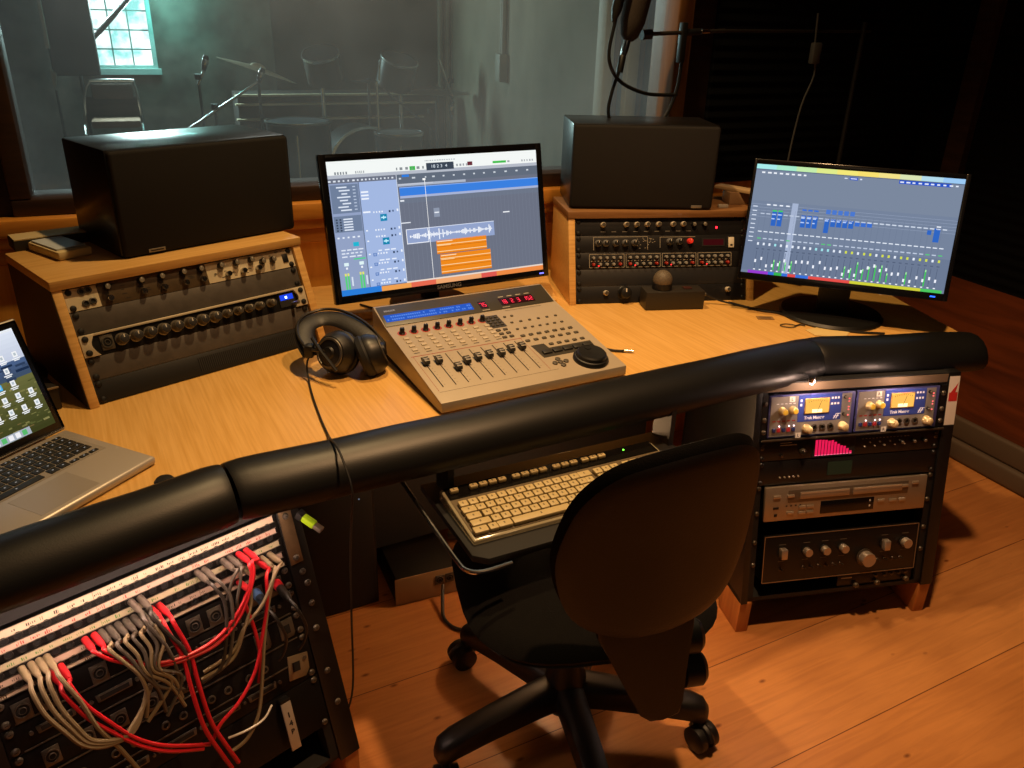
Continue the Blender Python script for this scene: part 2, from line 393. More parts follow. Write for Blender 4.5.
# rear shelf between the two rack boxes and the desk's supports
MB(OAK).prism([(-.515, 1.90, D), (.115, 2.085, D), (.085, 2.42, D), (-.655, 2.09, D), (-.60, 1.97, D)], (0, 0, .022), .003).build('rear_shelf', desk)
MB(MATTEB).box(-.6, .88, .42, .44, .12, D-.028).build('modesty_panel', desk).matrix_local = Matrix.Translation((-.15, 1.38, 0)) @ Matrix.Rotation(.513, 4, 'Z')  # black panel, lengthened to keep the gap between pad and tray dark
for (x, y) in ((-1.48, 1.0), (-1.03, 1.6), (1.02, 2.38), (.12, 2.36)):
    MB(MATTEB).box(x-.025, x+.025, y-.025, y+.025, 0, D-.028, .004).build('leg', desk)

# ------------------------------------------------------------------ rack furniture
PW = .4826; U1 = .04445
class Frame:
    def __init__(s, P, yaw, tilt, k=1.):
        s.k = k; s.P = V3(P); s.yaw = yaw; s.tilt = tilt
        s.U = V3((math.cos(yaw), math.sin(yaw), 0)); s.Dp = V3((-math.sin(yaw), math.cos(yaw), 0)); Z = V3((0, 0, 1))
        s.Wd = s.Dp*math.cos(tilt)-Z*math.sin(tilt); s.V = Z*math.cos(tilt)+s.Dp*math.sin(tilt)
    def at(s, u, v, w=0.): return s.P+(s.U*u+s.V*v+s.Wd*w)*s.k
    def thing(s, name, label, cat, u, v, w=0., group=None): return thing(name, label, cat, s.at(u, v, w), s.yaw, group, s.tilt, s.k)
FL = Frame((-.8703, 1.4741, .9062), .8031, .3946, 1.0353)      # face of the left desktop rack, origin = top-left panel corner
FR = Frame((.1579, 2.1805, .9114), .1717, .3185, 1.0272)       # right desktop rack
FB = Frame((.5851, 1.7004, .6243), .2012, .1747)       # right under-desk rack
FP = Frame((-.4189-PW*math.cos(.8), 1.2170-PW*math.sin(.8), .5851), .80, .30)   # left under-desk rack (patchbay)

def desk_rack(F, label, depth, topm=None):
    hz = (F.P.z-D)/F.k; t = math.tan(F.tilt); base = F.P-F.Dp*(hz*t*F.k); base.z = D
    r = thing('desktop_rack', label, 'rack', base, F.yaw, None, 0., F.k)
    yb = hz*t+depth
    for n_, x0 in (('side_panel', -.0195), ('side_panel', PW+.0015)):
        MB(OAK).prism([(x0, -.004, .0005), (x0, yb, .0005), (x0, yb, hz+.002), (x0, hz*t-.004, hz+.002)], (.018, 0, 0), .0015).build(n_, r)
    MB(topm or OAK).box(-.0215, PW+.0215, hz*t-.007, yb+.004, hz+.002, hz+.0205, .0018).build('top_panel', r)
    MB(MATTEB).box(-.001, PW+.001, yb-.012, yb, .0005, hz).build('back_panel', r)
    MB(MATTEB).prism([(-.001, .012, .0005), (-.001, hz*t+.012, hz+.001), (-.001, hz*t+.05, hz+.001), (-.001, .05, .0005)], (.017, 0, 0)).build('rack_rail', r)
    MB(MATTEB).prism([(PW-.016, .012, .0005), (PW-.016, hz*t+.012, hz+.001), (PW-.016, hz*t+.05, hz+.001), (PW-.016, .05, .0005)], (.017, 0, 0)).build('rack_rail', r)
    return r
_r = desk_rack(FL, 'slant-fronted oak rack box under the left speaker, on the left desk wing', .245)
_h = (FL.P.z-D)/FL.k; _t = math.tan(FL.tilt)
MB(mat('dark_side_sheet', '#2c1c10', .5)).prism([(-.0198, -.002, .001), (-.0198, _h*_t+.245, .001), (-.0198, _h*_t+.245, _h+.002), (-.0198, _h*_t-.002, _h+.002)], (-.0012, 0, 0)).build('side_sheet', _r)  # thin dark brown sheet over the left outer side only
desk_rack(FR, 'slant-fronted oak rack box under the right speaker, between the two monitors', .185, wood('shaded_top_veneer', '#8d6640', '#77522f', .4, (.9, 26, 26), 6))  # darker copy of the oak, shade on the top board put into its colour

# gear parts shared by everything
def knob_mesh(name, r, h, body, cap=None, line=WHITE, skirt=0.):
    mb = MB(body)
    if skirt: mb.lathe([(skirt, 0), (skirt, -.0015), (r*1.05, -.003)], (0, 0, 0), (0, 1, 0), 18)
    mb.lathe([(r, 0), (r, -h*.55), (r*.94, -h*.85), (r*.8, -h)], (0, 0, 0), (0, 1, 0), 18)
    if cap: mb.use(cap).lathe([(r*.78, -h-.0001), (r*.7, -h-.0006)], (0, 0, 0), (0, 1, 0), 16)
    if line: mb.use(line).rect(-r*.09, r*.15, r*.09, r*.72, -h-.0009)
    return mb.mesh(name)
SCREW = MB(STEELB).lathe([(.0062, 0), (.0062, -.0012), (.0045, -.0035), (.0025, -.004)], (0, 0, 0), (0, 1, 0), 12).use(MATTEB).rect(-.0022, -.0006, .0022, .0006, -.0043).mesh('screw')
SCREWC = MB(DULLS).lathe([(.0065, 0), (.006, -.0012), (.0045, -.0035), (.0025, -.004)], (0, 0, 0), (0, 1, 0), 12).use(MATTEB).rect(-.0022, -.0006, .0022, .0006, -.0043).mesh('screw')
JACK = MB(DULLS).lathe([(.0072, 0), (.0072, -.002), (.0055, -.0028), (.0044, -.0028), (.0044, .001)], (0, 0, 0), (0, 1, 0), 16, caps=False).use(MATTEB).lathe([(.0044, -.0006), (.0001, -.0006)], (0, 0, 0), (0, 1, 0), 16, caps=False).mesh('jack')
XLR = MB(DULLS).box(-.012, .012, -.0022, 0, -.0145, .0145, .001).lathe([(.0108, -.002), (.0105, -.004), (.009, -.004), (.009, .001)], (0, 0, 0), (0, 1, 0), 20, caps=False).use(MATTEB).lathe([(.009, -.0025), (.0001, -.0025)], (0, 0, 0), (0, 1, 0), 20, caps=False).use(DULLS).lathe([(.0056, -.0026), (.005, -.0045), (.0042, -.0045)], (0, 0, 0), (0, 1, 0), 16, caps=False).mesh('combo_socket')
def led_mesh(name, col, r=.0015, s=3.): return MB(G(col, s)).lathe([(r, 0), (r, -.001), (r*.5, -.0018)], (0, 0, 0), (0, 1, 0), 10).mesh(name)
REDLED = led_mesh('led', '#ff2a2a', .0016, 4)
def unit(F, v, label, hu=1., name='rack_unit', cat='rack unit', face=BLANKG, u=0., w=PW, body=.16, group=None, screws=True, scr=None, ears=0., bodymat=STEELB):
    h = hu*U1-.0008
    r = F.thing(name, label, cat, u, v-h-.0004, .004, group)
    fp = MB(face).box(0, w, 0, .003, 0, h, .0005)
    fp.build('face_plate', r)
    if body: MB(bodymat).box(.022, w-.022, .0032, body, .002, h-.002).build('chassis', r)
    if screws:
        for x in (.0095, w-.0095):
            for z in ((.0068, h-.0068) if hu < 2 else (.0068, h-.0068)):
                put(scr or SCREW, 'screw', r, (x, 0, z))
    return r

# ---- left desktop rack, top to bottom
K_BLK = knob_mesh('knob', .0065, .012, BLACK, SILVER)
K_SIL = knob_mesh('knob', .0062, .012, CHROME, None, BLACK)
r = unit(FL, 0, 'bronze and silver preamp with two rows of knobs, top of left rack box', face=mat('bronze_panel', '#5b4a34', .45, .2, noise=.25, ns=30))
MB(mat('light_alloy', '#d6c7a8', .45, .1, noise=.12, ns=25)).box(.0005, .060, -.0008, 0, .001, U1-.002).build('silver_section', r).location.y = -.0001
MB(mat('light_alloy', '#cfc3ac')).box(.278, PW-.0005, -.0008, 0, .001, U1-.002).build('silver_section', r).location.y = -.0001
for x, z in ((.0105, .034), (.0105, .0085)): pass
for x, z in ((.032, .035), (.044, .036), (.034, .012), (.047, .014)): put(JACK, 'jack', r, (x, -.0009, z))
for x in (.078, .143, .184, .229, .266):
    put(K_BLK, 'knob', r, (x, 0, .0345)); put(K_SIL, 'knob', r, (x, 0, .0125))
for x in (.31, .345, .38): put(K_BLK, 'knob', r, (x, -.0009, .033)); put(K_SIL, 'knob', r, (x+.012, -.0009, .013))
for x in (.405, .43): put(K_BLK, 'knob', r, (x, -.0009, .025))
MB(BLACK).box(.455, .468, -.003, -.0009, .013, .032, .0006).build('power_switch', r)
lg = MB(mat('engraved_dark', '#2b241b'))
for i in range(46):
    x = .07+random.random()*.37; z = .004+random.random()*.034
    lg.rect(x, z, x+.004+random.random()*.006, z+.0012, -.0012 if x > .278 else -.0004)
lg.build('panel_print', r, flat=True)
unit(FL, -U1, 'plain charcoal blank rack panel directly below the silver and bronze preamp', name='blank_panel', cat='blank panel', body=0)
# interface with curved silver ears
r = unit(FL, -2*U1, 'audio interface with curved silver ears, fat knobs and a blue lit display', name='audio_interface', cat='audio interface', face=mat('interface_black', '#201f1f', .35, .4))
ear = mat('ear_silver', '#c9bba0', .45, .15)
for sg, x0 in ((1, 0.), (-1, PW)):
    pts = [(x0, -.001, .0005)]+[(x0+sg*(.030-.012*math.sin(PI*k/8)), -.001, .0005+(U1-.0018)*k/8) for k in range(9)]+[(x0, -.001, U1-.0013)]
    MB(ear).prism(pts, (0, -.006, 0), .0008).build('ear', r)
    for z in (.0085, U1-.0095): put(SCREW, 'screw', r, (x0+sg*.010, -.007, z))
MB(ear).box(.026, PW-.026, -.007, -.0005, U1-.006, U1-.0012, .001).build('top_trim', r)
K_FAT = knob_mesh('knob', .0105, .02, mat('gain_knob_grey', '#8a8378', .3, .6), DKGREY, WHITE, .0125)
K_SM = knob_mesh('knob', .008, .02, mat('gain_knob_grey', '#8a8378', .3, .6), DULLS, WHITE, .0095)
for i in range(9): put(K_FAT if i else XLR, 'gain_knob' if i else 'combo_socket', r, (.048+i*.0273, -.0005, .021))
for i, x in enumerate((.293, .318, .344, .368, .396)): put(K_SM, 'level_knob', r, (x, -.0005, .022))
MB(MATTEB).box(.418, .456, -.0022, -.0004, .006, .036).use(G('#1c3fd0', 1.3)).rect(.421, .021, .453, .033, -.0024).use(G('#b9d4ff', 5)).rect(.433, .024, .438, .029, -.0026).build('display', r, flat=True)
MB(SILVER).lathe([(.004, 0), (.004, -.03), (.003, -.034)], (.447, -.0004, .010), (0, 1, 0), 12).build('headphone_plug', r)
unit(FL, -3*U1, 'plain charcoal blank rack panel directly below the audio interface', name='blank_panel', cat='blank panel', body=0)
r = unit(FL, -4*U1, 'black slotted vent panel at the foot of the left rack box', name='vent_panel', cat='vent panel', face=mat('vent_black', '#151515', .5), body=.05)
sl = MB(mat('slot_black', '#020202', .9)); rb = MB(mat('slot_rim', '#3a3836', .5))
for i in range(58):
    x = .205+i*.0043; sl.rect(x, .008, x+.0022, .036, -.0003); rb.rect(x+.0023, .008, x+.0029, .036, -.0004)
sl.build('slot_row', r, flat=True); rb.build('slot_rim', r, flat=True)

# ---- right desktop rack, top to bottom
PKN = knob_mesh('knob', .0068, .014, mat('pale_knob', '#c9bfae', .4), DULLS, BLACK)
GKN = knob_mesh('knob', .009, .016, mat('mid_grey_knob', '#6a6a6c', .4), BLACK, WHITE)
TKN = knob_mesh('knob', .0042, .010, mat('tiny_grey_knob', '#8a8a88', .4), None, WHITE)
TRK = knob_mesh('knob', .0042, .010, mat('tiny_red_knob', '#a02a20', .4), None, WHITE)
RKN = knob_mesh('knob', .0075, .014, mat('bright_red_knob', '#d03428', .4, emit='#d02018', es=.25), None, WHITE)
DP = mat('dark_panel', '#1d1d20', .4, .2)
r = unit(FR, 0, 'dark compressor with pale knobs and one red light, top of right rack box', face=DP)
for x in (.076, .14, .169, .199, .23, .271, .3): put(PKN, 'knob', r, (x, 0, .028))
for x in (.33, .36): put(K_BLK, 'knob', r, (x, 0, .027))
put(led_mesh('led', '#ff2030', .003, 5), 'led', r, (.396, -.0002, .018))
pr = MB(mat('print_grey', '#77726a'))
for i in range(9): pr.rect(.07+i*.03, .009, .083+i*.03, .0105, -.0004)
pr.build('panel_print', r, flat=True)
r = unit(FR, -U1, 'black rack processor with large grey knobs, one red knob and a dark red display', name='effects_processor', cat='effects unit', face=DP)
for i, x in enumerate((.062, .083, .111, .137, .163)): put(GKN, 'knob', r, (x, 0, .024))
for x in (.262, .289): put(PKN if x > .3 else GKN, 'knob', r, (x, 0, .026))
put(RKN, 'red_knob', r, (.319, 0, .027)); tag(bpy.data.objects[r.children[-1].name], 'bright red knob')
MB(MATTEB).box(.354, .42, -.0015, -.0003, .012, .034).use(G('#3a0a0c', 1)).rect(.358, .015, .416, .031, -.0017).build('display', r, flat=True)
MB(mat('rocker_white', '#cfc8b8', .4)).box(.430, .446, -.004, -.0003, .008, .036, .001).use(BLACK).rect(.4345, .012, .4415, .017, -.0042).build('power_rocker', r)
pr = MB(mat('print_pale', '#b0a898'))
for (x0, z0, x1, z1) in ((.05, .040, .2, .041), (.05, .006, .051, .04), (.2, .006, .2008, .04), (.236, .038, .335, .039), (.235, .01, .236, .039)): pr.rect(x0, z0, x1, z1, -.0004)
for i in range(24): x = .17+random.random()*.05; z = .008+random.random()*.028; pr.rect(x, z, x+.003, z+.0012, -.0004)
pr.build('panel_print', r, flat=True)
r = unit(FR, -2*U1, 'busy four-channel gate unit with many tiny grey and red knobs on a black panel', name='noise_gate', cat='noise gate', face=DP)
fr_ = MB(mat('print_pale', '#b0a898'))
for c in range(4):
    x0 = .038+c*.1015
    for (a, b, c_, d) in ((x0, .039, x0+.097, .040), (x0, .004, x0+.097, .005), (x0, .004, x0+.001, .04), (x0+.096, .004, x0+.097, .04)): fr_.rect(a, b, c_, d, -.0004)
    for i in range(5):
        x = x0+.011+i*.0185
        put(TKN, 'knob', r, (x, 0, .030)); put(TRK if i in (0, 4) else TKN, 'knob', r, (x, 0, .013))
        fr_.rect(x-.006, .0205, x+.006, .0225, -.0004)
    put(REDLED, 'led', r, (x0+.026, -.0003, .009))
fr_.build('panel_print', r, flat=True)
unit(FR, -3*U1, 'plain dark blank rack panel directly below the busy gate unit', name='blank_panel', cat='blank panel', face=mat('blank_dark', '#232326', .45), body=0)
r = unit(FR, -4*U1, 'black monitor controller with one big black knob, at the foot of the right rack box', hu=1.05, name='monitor_controller', cat='monitor controller', face=DP)
put(PKN, 'knob', r, (.082, 0, .028)); put(PKN, 'knob', r, (.428, 0, .030))
put(knob_mesh('knob', .0165, .022, BLACK, STEELB, WHITE, .019), 'volume_knob', r, (.134, 0, .027))

# ------------------------------------------------------------------ speakers
def speaker(F_loc, yaw, label, w, h, d, badge):
    s = thing('studio_speaker', label, 'speaker', F_loc, yaw, 'studio speakers')
    cb = mat('speaker_black_ash', '#120e0c', .36, noise=.2, ns=30, stretch=(1, 1, 10), coat=.15)
    MB(cb).box(0, w, .014, d, 0, h, .004).build('cabinet', s)
    MB(mat('speaker_grille_cloth', '#110d0c', .9, bump=.25, bs=900)).box(.001, w-.001, 0, .0135, .001, h-.001, .009, 3).build('grille', s)
    if badge: MB(mat('badge_silver', '#9a948a', .4, .6)).box(.052, .088, -.0014, 0, .006, .0135, .0006).use(MATTEB).rect(.056, .0085, .084, .011, -.0016).build('badge', s, flat=True)
    else: MB(mat('badge_silver', '#9a948a')).box(w-.06, w-.03, -.0014, 0, .006, .0135, .0006).build('badge', s)
    return s
speaker((-.8090, 1.6153, .9278), .8237, 'black box speaker lying on the left oak rack box, in front of the glass', .4086, .2188, .2323, True)
speaker((.1433, 2.2059, .9329), .0875, 'black box speaker on the right oak rack box, between the two monitors', .3973, .2233, .212, False)
# things on the rack boxes
r = thing('memo_tray', 'cream note tray with folded papers beside the left speaker', 'tray', (-.963, 1.657, .9277), -.62)
MB(mat('cream_card', '#cdb98a', .7)).box(-.065, .065, -.035, .035, 0, .018, .004).build('tray', r)
MB(mat('paper_bluegrey', '#a9adb0', .8)).box(-.055, .05, -.03, .03, .0182, .0215).build('papers', r)
MB(mat('book_dark', '#15120f', .6)).box(-.12, .10, -.03, .03, 0, .022, .002).use(mat('page_edge', '#b09a6a', .8)).box(-.118, .1, -.0302, .028, .0222, .0245).build('notebook', None, (-.985, 1.752, .9277)).rotation_euler[2] = .72
tag(bpy.data.objects['notebook'], 'thin dark notebook behind the cream note tray on the left rack box', 'notebook')
o = MB(mat('kraft_card', '#8a6c4a', .7)).box(0, .075, 0, .05, 0, .034, .001).build('card_box', None, (.606, 2.325, .9328)); o.rotation_euler[2] = .2
tag(o, 'small brown card box beside the right speaker, partly behind the mixer screen', 'box')
o = MB(mat('pale_wood_strip', '#a58a64', .6)).box(-.02, .02, -.09, .09, 0, .01, .002).build('wood_strip', None, (.652, 2.338, .9672)); o.rotation_euler = (0, 0, .85)
tag(o, 'pale flat strip lying on the small brown card box', 'strip')
o = MB(mat('badge_grey', '#a8a296', .5)).box(0, .028, 0, .012, 0, .009, .001).build('adapter', None, (.567, 2.275, .9328)); o.rotation_euler[2] = .2
tag(o, 'tiny grey plastic piece on the front edge of the right rack box', 'adapter')

# ------------------------------------------------------------------ monitors
class Scr:                       # a lit screen made of flat coloured tiles; x to the right, y DOWN, both 0..1
    def __init__(s, x0, z0, w, h): s.x0 = x0; s.z0 = z0; s.w = w; s.h = h; s.mb = MB(); s.n = 0; s.warp = None
    def wx(s, x):
        k = s.warp
        for (a, b), (c_, d) in zip(k, k[1:]):
            if x <= c_: return b+(d-b)*(x-a)/(c_-a)
        return x
    def r(s, x0, y0, x1, y1, col, lay=1, g=1.):
        if s.warp:
            x0, x1 = s.wx(x0), s.wx(x1)
        s.mb.use(G(col, g)); s.mb.rect(s.x0+x0*s.w, s.z0+(1-y1)*s.h, s.x0+x1*s.w, s.z0+(1-y0)*s.h, -.00012*lay); return s
    def dash(s, x0, x1, y, h, col, n, fill=.6, lay=3):
        for i in range(n):
            a = x0+(x1-x0)*i/n; s.r(a, y, a+(x1-x0)/n*fill*(.6+.4*random.random()), y+h, col, lay)
    def poly(s, pts, col, lay):
        s.mb.use(G(col)); s.mb.quad(*[(s.x0+x*s.w, -.00012*lay, s.z0+(1-y)*s.h) for x, y in pts])
    def done(s, parent): return s.mb.build('screen', parent, flat=True)

def monitor(label, loc, yaw, tilt, w, h, b, name, brand, led, led_at, neck_x):
    r = thing('computer_monitor', label, 'monitor', loc, yaw, None, tilt)
    gl = mat('gloss_bezel', '#0e0e10', .18)
    mb = MB(gl); l, rr, bt, tp = b
    mb.box(0, l, 0, .02, 0, h, .0015).box(w-rr, w, 0, .02, 0, h, .0015).box(l, w-rr, 0, .02, 0, bt, .0015).box(l, w-rr, 0, .02, h-tp, h, .0015)
    mb.build('bezel', r)
    MB(DKGREY).box(.004, w-.004, .012, .035, .004, h-.004, .006).box(w*.25, w*.75, .03, .055, h*.15, h*.7, .01).build('back_cover', r)
    if brand: text(brand, .0125, mat('logo_silver', '#b9b9bb', .3, .8), r, (w*.5, -.0012, bt*.5), 'brand_lettering', bold=.0003, sx=1.15)
    MB(G(led, 3)).box(led_at-.006, led_at+.006, -.0015, 0, bt*.42, bt*.58).build('power_light', r)
    return r
SW, SH = .5785, .338
s = monitor('wide black monitor showing the audio arrangement window, behind the mixing controller', (-.413, 1.776, .7856), .5206, .2037, SW, SH, (.016, .0165, .0185, .0165), 'S', 'SAMSUNG', '#6a6aff', SW-.022, .3)
c = Scr(.0162, .0186, SW-.0326, SH-.035)
c.warp = [(-1, -1), (0, 0), (.13, .13), (.335, .298), (.36, .318), (.443, .427), (.49, .456), (.785, .752), (1, 1)]
A = '#6c7283'
c.r(0, 0, 1, 1, A, 0)
c.r(0, 0, 1, .118, '#f4f8f6', 1).r(0, .10, 1, .125, '#b6bcc8', 2)
c.dash(.02, .2, .072, .018, '#8c9298', 9, .6).dash if False else None
c.dash(.03, .09, .078, .02, '#7f868c', 5); c.dash(.12, .17, .078, .018, '#9aa0a4', 5)
c.dash(.34, .46, .072, .02, '#8a9094', 6); c.r(.395, .068, .415, .098, '#3cba4c', 3)
c.r(.468, .052, .608, .108, '#3c4654', 3)
c.dash(.62, .70, .072, .018, '#9aa0a4', 5); c.r(.675, .06, .70, .09, '#6a3038', 4)
c.r(.80, .068, .86, .086, '#46c050', 3).r(.866, .07, .876, .084, '#9aa0a4', 3)
c.dash(.93, .99, .07, .016, '#a6acb0', 5); c.dash(.46, .62, .03, .008, '#b0b6ba', 14, .8)
# ruler
c.r(.335, .125, 1, .195, '#626c7c', 2); c.dash(.35, 1, .15, .012, '#cfd6de', 13, .25); c.r(.365, .128, .39, .146, '#2f7de0', 4)
c.dash(.0, .33, .138, .012, '#dfe6f0', 16, .55)
# inspector and track headers
c.r(0, .16, .128, .955, '#93a2c4', 1).r(.128, .16, .335, .955, '#a3b8e2', 1).r(.126, .16, .130, .955, '#66738c', 3)
for (x0, y0, y1) in ((.004, .17, .38), (.004, .40, .52)): c.r(x0, y0, .124, y1, '#70809c', 2)
for i in range(8): c.r(.03+.01*(i % 3), .185+i*.024, .075+.012*(i % 2), .195+i*.024, '#dfe8f6', 3); c.r(.1, .185+i*.024, .112, .193+i*.024, '#b8c6dc', 3)
for i in range(5):
    c.r(.045, .42+i*.02, .085, .43+i*.02, '#dfe8f6', 3)
    for x in (.012, .028): c.r(x, .42+i*.02, x+.008, .432+i*.02, '#3a4558', 3)
c.r(.075, .60, .1, .632, '#23b6d2', 4); c.dash(.01, .12, .555, .012, '#e6eefa', 5); c.dash(.02, .12, .65, .01, '#e0e8f6', 4, .9); c.dash(.02, .12, .675, .01, '#e0e8f6', 5, .9); c.dash(.02, .12, .70, .01, '#e0e8f6', 3, .9)
for x in (.025, .092): c.r(x, .75, x+.02, .775, '#dff4f6', 3); c.r(x+.006, .785, x+.014, .8, '#f4f8ff', 3)
c.r(.07, .722, .122, .732, '#4bd08a', 3)
for x in (.022, .034, .088, .1): c.r(x, .845, x+.008, .955, '#58d07c', 3); c.r(x, .83, x+.008, .85, '#e6e66c', 4)
for x in (.05, .115): c.r(x, .86, x+.007, .93, '#d8e2f0', 3)
for y in (.23, .255, .28, .38): c.r(.135, y, .175, y+.012, '#f0f5ff', 3)
for y in (.435, .615):
    c.r(.225, y-.025, .262, y+.028, '#1186b4', 4).r(.230, y-.004, .257, y+.006, '#c8f4ff', 5).r(.240, y-.012, .246, y+.014, '#c8f4ff', 5)
for y in (.385, .52, .57, .70, .775, .85, .93):
    c.dash(.19, .25, y, .012, '#eef4ff', 4); c.r(.275, y, .285, y+.016, '#30405c', 3).r(.295, y, .303, y+.014, '#46587a', 3).r(.32, y-.006, .329, y+.012, '#eef4ff', 3)
for y in (.70, .775, .85, .93): c.r(.165, y, .183, y+.024, '#3a66b0', 3).r(.168, y+.003, .180, y+.02, '#8fa8d8', 4); c.dash(.195, .30, y-.022, .01, '#e8f0ff', 3, .8)
for y in (.52, .60, .70, .8, .9): c.r(.14, y, .15, y+.01, '#f4f8ff', 3)
# arrangement
c.r(.335, .125, .338, .955, '#dfe6f2', 3)
for i in range(40): c.r(.345+i*.0165, .32, .3462+i*.0165, .955, '#767d8e', 2)
c.r(.335, .30, 1, .345, '#6d7688', 1).r(.34, .196, .66, .215, '#b0b8c8', 3).r(.34, .196, .5, .206, '#c2c8d6', 4); c.dash(.345, .5, .197, .008, '#f2f4f8', 8)
c.r(.347, .222, 1, .228, '#88aef0', 4).r(.347, .228, 1, .288, '#3b80e0', 3).r(.347, .288, 1, .306, '#a8b4d6', 3); c.r(.345, .318, .365, .33, '#e8ecf4', 3)
c.r(.338, .49, .38, .498, '#e8ecf4', 3).r(.83, .478, .86, .487, '#f4f6fa', 3).r(.492, .4, .52, .47, '#8e98ac', 3).r(.495, .43, .517, .44, '#e8ecf4', 4)
c.r(.36, .545, .785, .662, '#93a4cc', 3).r(.36, .545, .785, .55, '#e0e8fa', 4); c.r(.36, .548, .44, .55, '#ffffff', 4).r(.36, .655, .44, .66, '#ffffff', 4).r(.36, .548, .362, .66, '#ffffff', 4).r(.438, .548, .44, .66, '#ffffff', 4)
for i in range(66):
    a = (.004+.026*random.random()**2*(1.6 if random.random() > .7 else .7)); x = .372+i*.0061
    c.r(x, .604-a, x+.0048, .604+a, '#f4f8ff', 5)
for (x0, y0, x1, y1, k) in ((.49, .655, .74, .765, 2), (.503, .77, .757, .93, 3)):
    c.r(x0, y0, x1, y1, '#f08a1c', 3)
    for i in range(1, k+1):
        y = y0+(y1-y0)*i/k-.022; c.r(x0, y, x1, y+.006, '#ffd9a0', 4); c.r(x0, y+.018, x1, y+.022, '#c86a10', 4)
    c.r(x0+.004, y0+.008, x0+.08, y0+.014, '#ffe8c4', 4); c.r(x0+.004, y0+.04, x0+.07, y0+.045, '#ffd9a0', 4)
c.r(.443, .17, .4465, .955, '#ffffff', 6).r(.437, .165, .452, .18, '#ffffff', 6)
# colour strip
c.r(0, .955, .19, 1, '#2a7cd8', 3)
for (x0, x1, k) in ((.19, .36, '#f0a050'), (.36, .46, '#e86a50'), (.46, .70, '#f0a870'), (.7, .78, '#e05a50'), (.78, 1, '#ee8a44')): c.r(x0, .962, x1, 1, k, 3)
c.r(.335, .95, 1, .962, '#e8d8cc', 3)
c.done(s)
text('18 2 3  4', .010, G('#dfeaf4'), s, (c.x0+.503*c.w, -.0008, c.z0+.92*c.h), 'clock_lettering', sx=1.2)
M_S = Matrix.Translation((-.413, 1.776, .7856)) @ Matrix.Rotation(.5206, 4, 'Z')
def stand(parent, M, w, h0, tilt, foot, zbase, back=.06, neck=.03, name='stand_base'):
    # stand parts are expressed in the upright frame below the tilted panel
    inv = parent.matrix_world.inverted()
    b = MB(BLACK).lathe([(foot*.98, 0), (foot, .004), (foot*.96, .011), (foot*.5, .015), (foot*.2, .018)], (w/2, back+.01, 0), (0, 0, 1), 40).build(name, parent)
    M2 = M.copy(); M2.translation.z = zbase; b.matrix_local = inv @ M2
    if foot > .1: pass
    n_ = MB(BLACK).box(w/2-neck, w/2+neck, back-.008, back+.022, .012, h0-zbase+.12, .006).build('stand_neck', parent); n_.matrix_local = inv @ M2
bpy.context.view_layer.update()
stand(s, M_S, SW, .7856, .2037, .105, D+.0225, .115, .022)
NW, NH = .5104, .3105
s2 = monitor('black monitor on a round foot showing mixer faders, at the desk right end', (.5891, 2.0762, .7905), -.3001, .28, NW, NH, (.0075, .011, .018, .0125), 'N', None, '#2a62ff', NW-.035, .25)
M_N = Matrix.Translation((.5891, 2.0762, .7905)) @ Matrix.Rotation(-.3001, 4, 'Z')
bpy.context.view_layer.update()
stand(s2, M_N, NW, .7905, .28, .135, D+.0006, .085, .04)
c = Scr(.0077, .0182, NW-.0190, NH-.031)
c.r(0, 0, 1, 1, '#75839c', 0); c.r(0, .0, 1, .33, '#7b889e', 1); c.r(0, .70, 1, .975, '#6c7a94', 1)
for i, k in enumerate(('#a8ecec', '#a8eccc', '#c4ecac', '#e0ec8c', '#f4e878', '#f8e070', '#f4e288', '#dce6b4', '#b4dcec', '#9ccaf4')): c.r(i*.1, 0, i*.1+.1, .042, k, 2)
c.r(0, .042, 1, .05, '#5c6a84', 2); c.dash(.03, .27, .066, .014, '#f0f4fc', 8, .7)
c.r(.465, .058, .505, .082, '#2a55c8', 3).r(.47, .066, .5, .074, '#dfe8ff', 4).r(.44, .066, .455, .074, '#dfe8ff', 3).r(.515, .064, .525, .076, '#dfe8ff', 3)
c.r(.70, .05, .94, .08, '#2a55c8', 3); c.dash(.705, .99, .06, .012, '#e8f0ff', 10, .7, 4)
for k in range(5): c.r(0, .36+k*.028, 1, .3625+k*.028, '#9aa8c2', 2)
c.r(.208, .33, .238, .985, '#a6b4d0', 2)
c.dash(.08, .21, .355, .012, '#eef4ff', 4)
NCH = 31
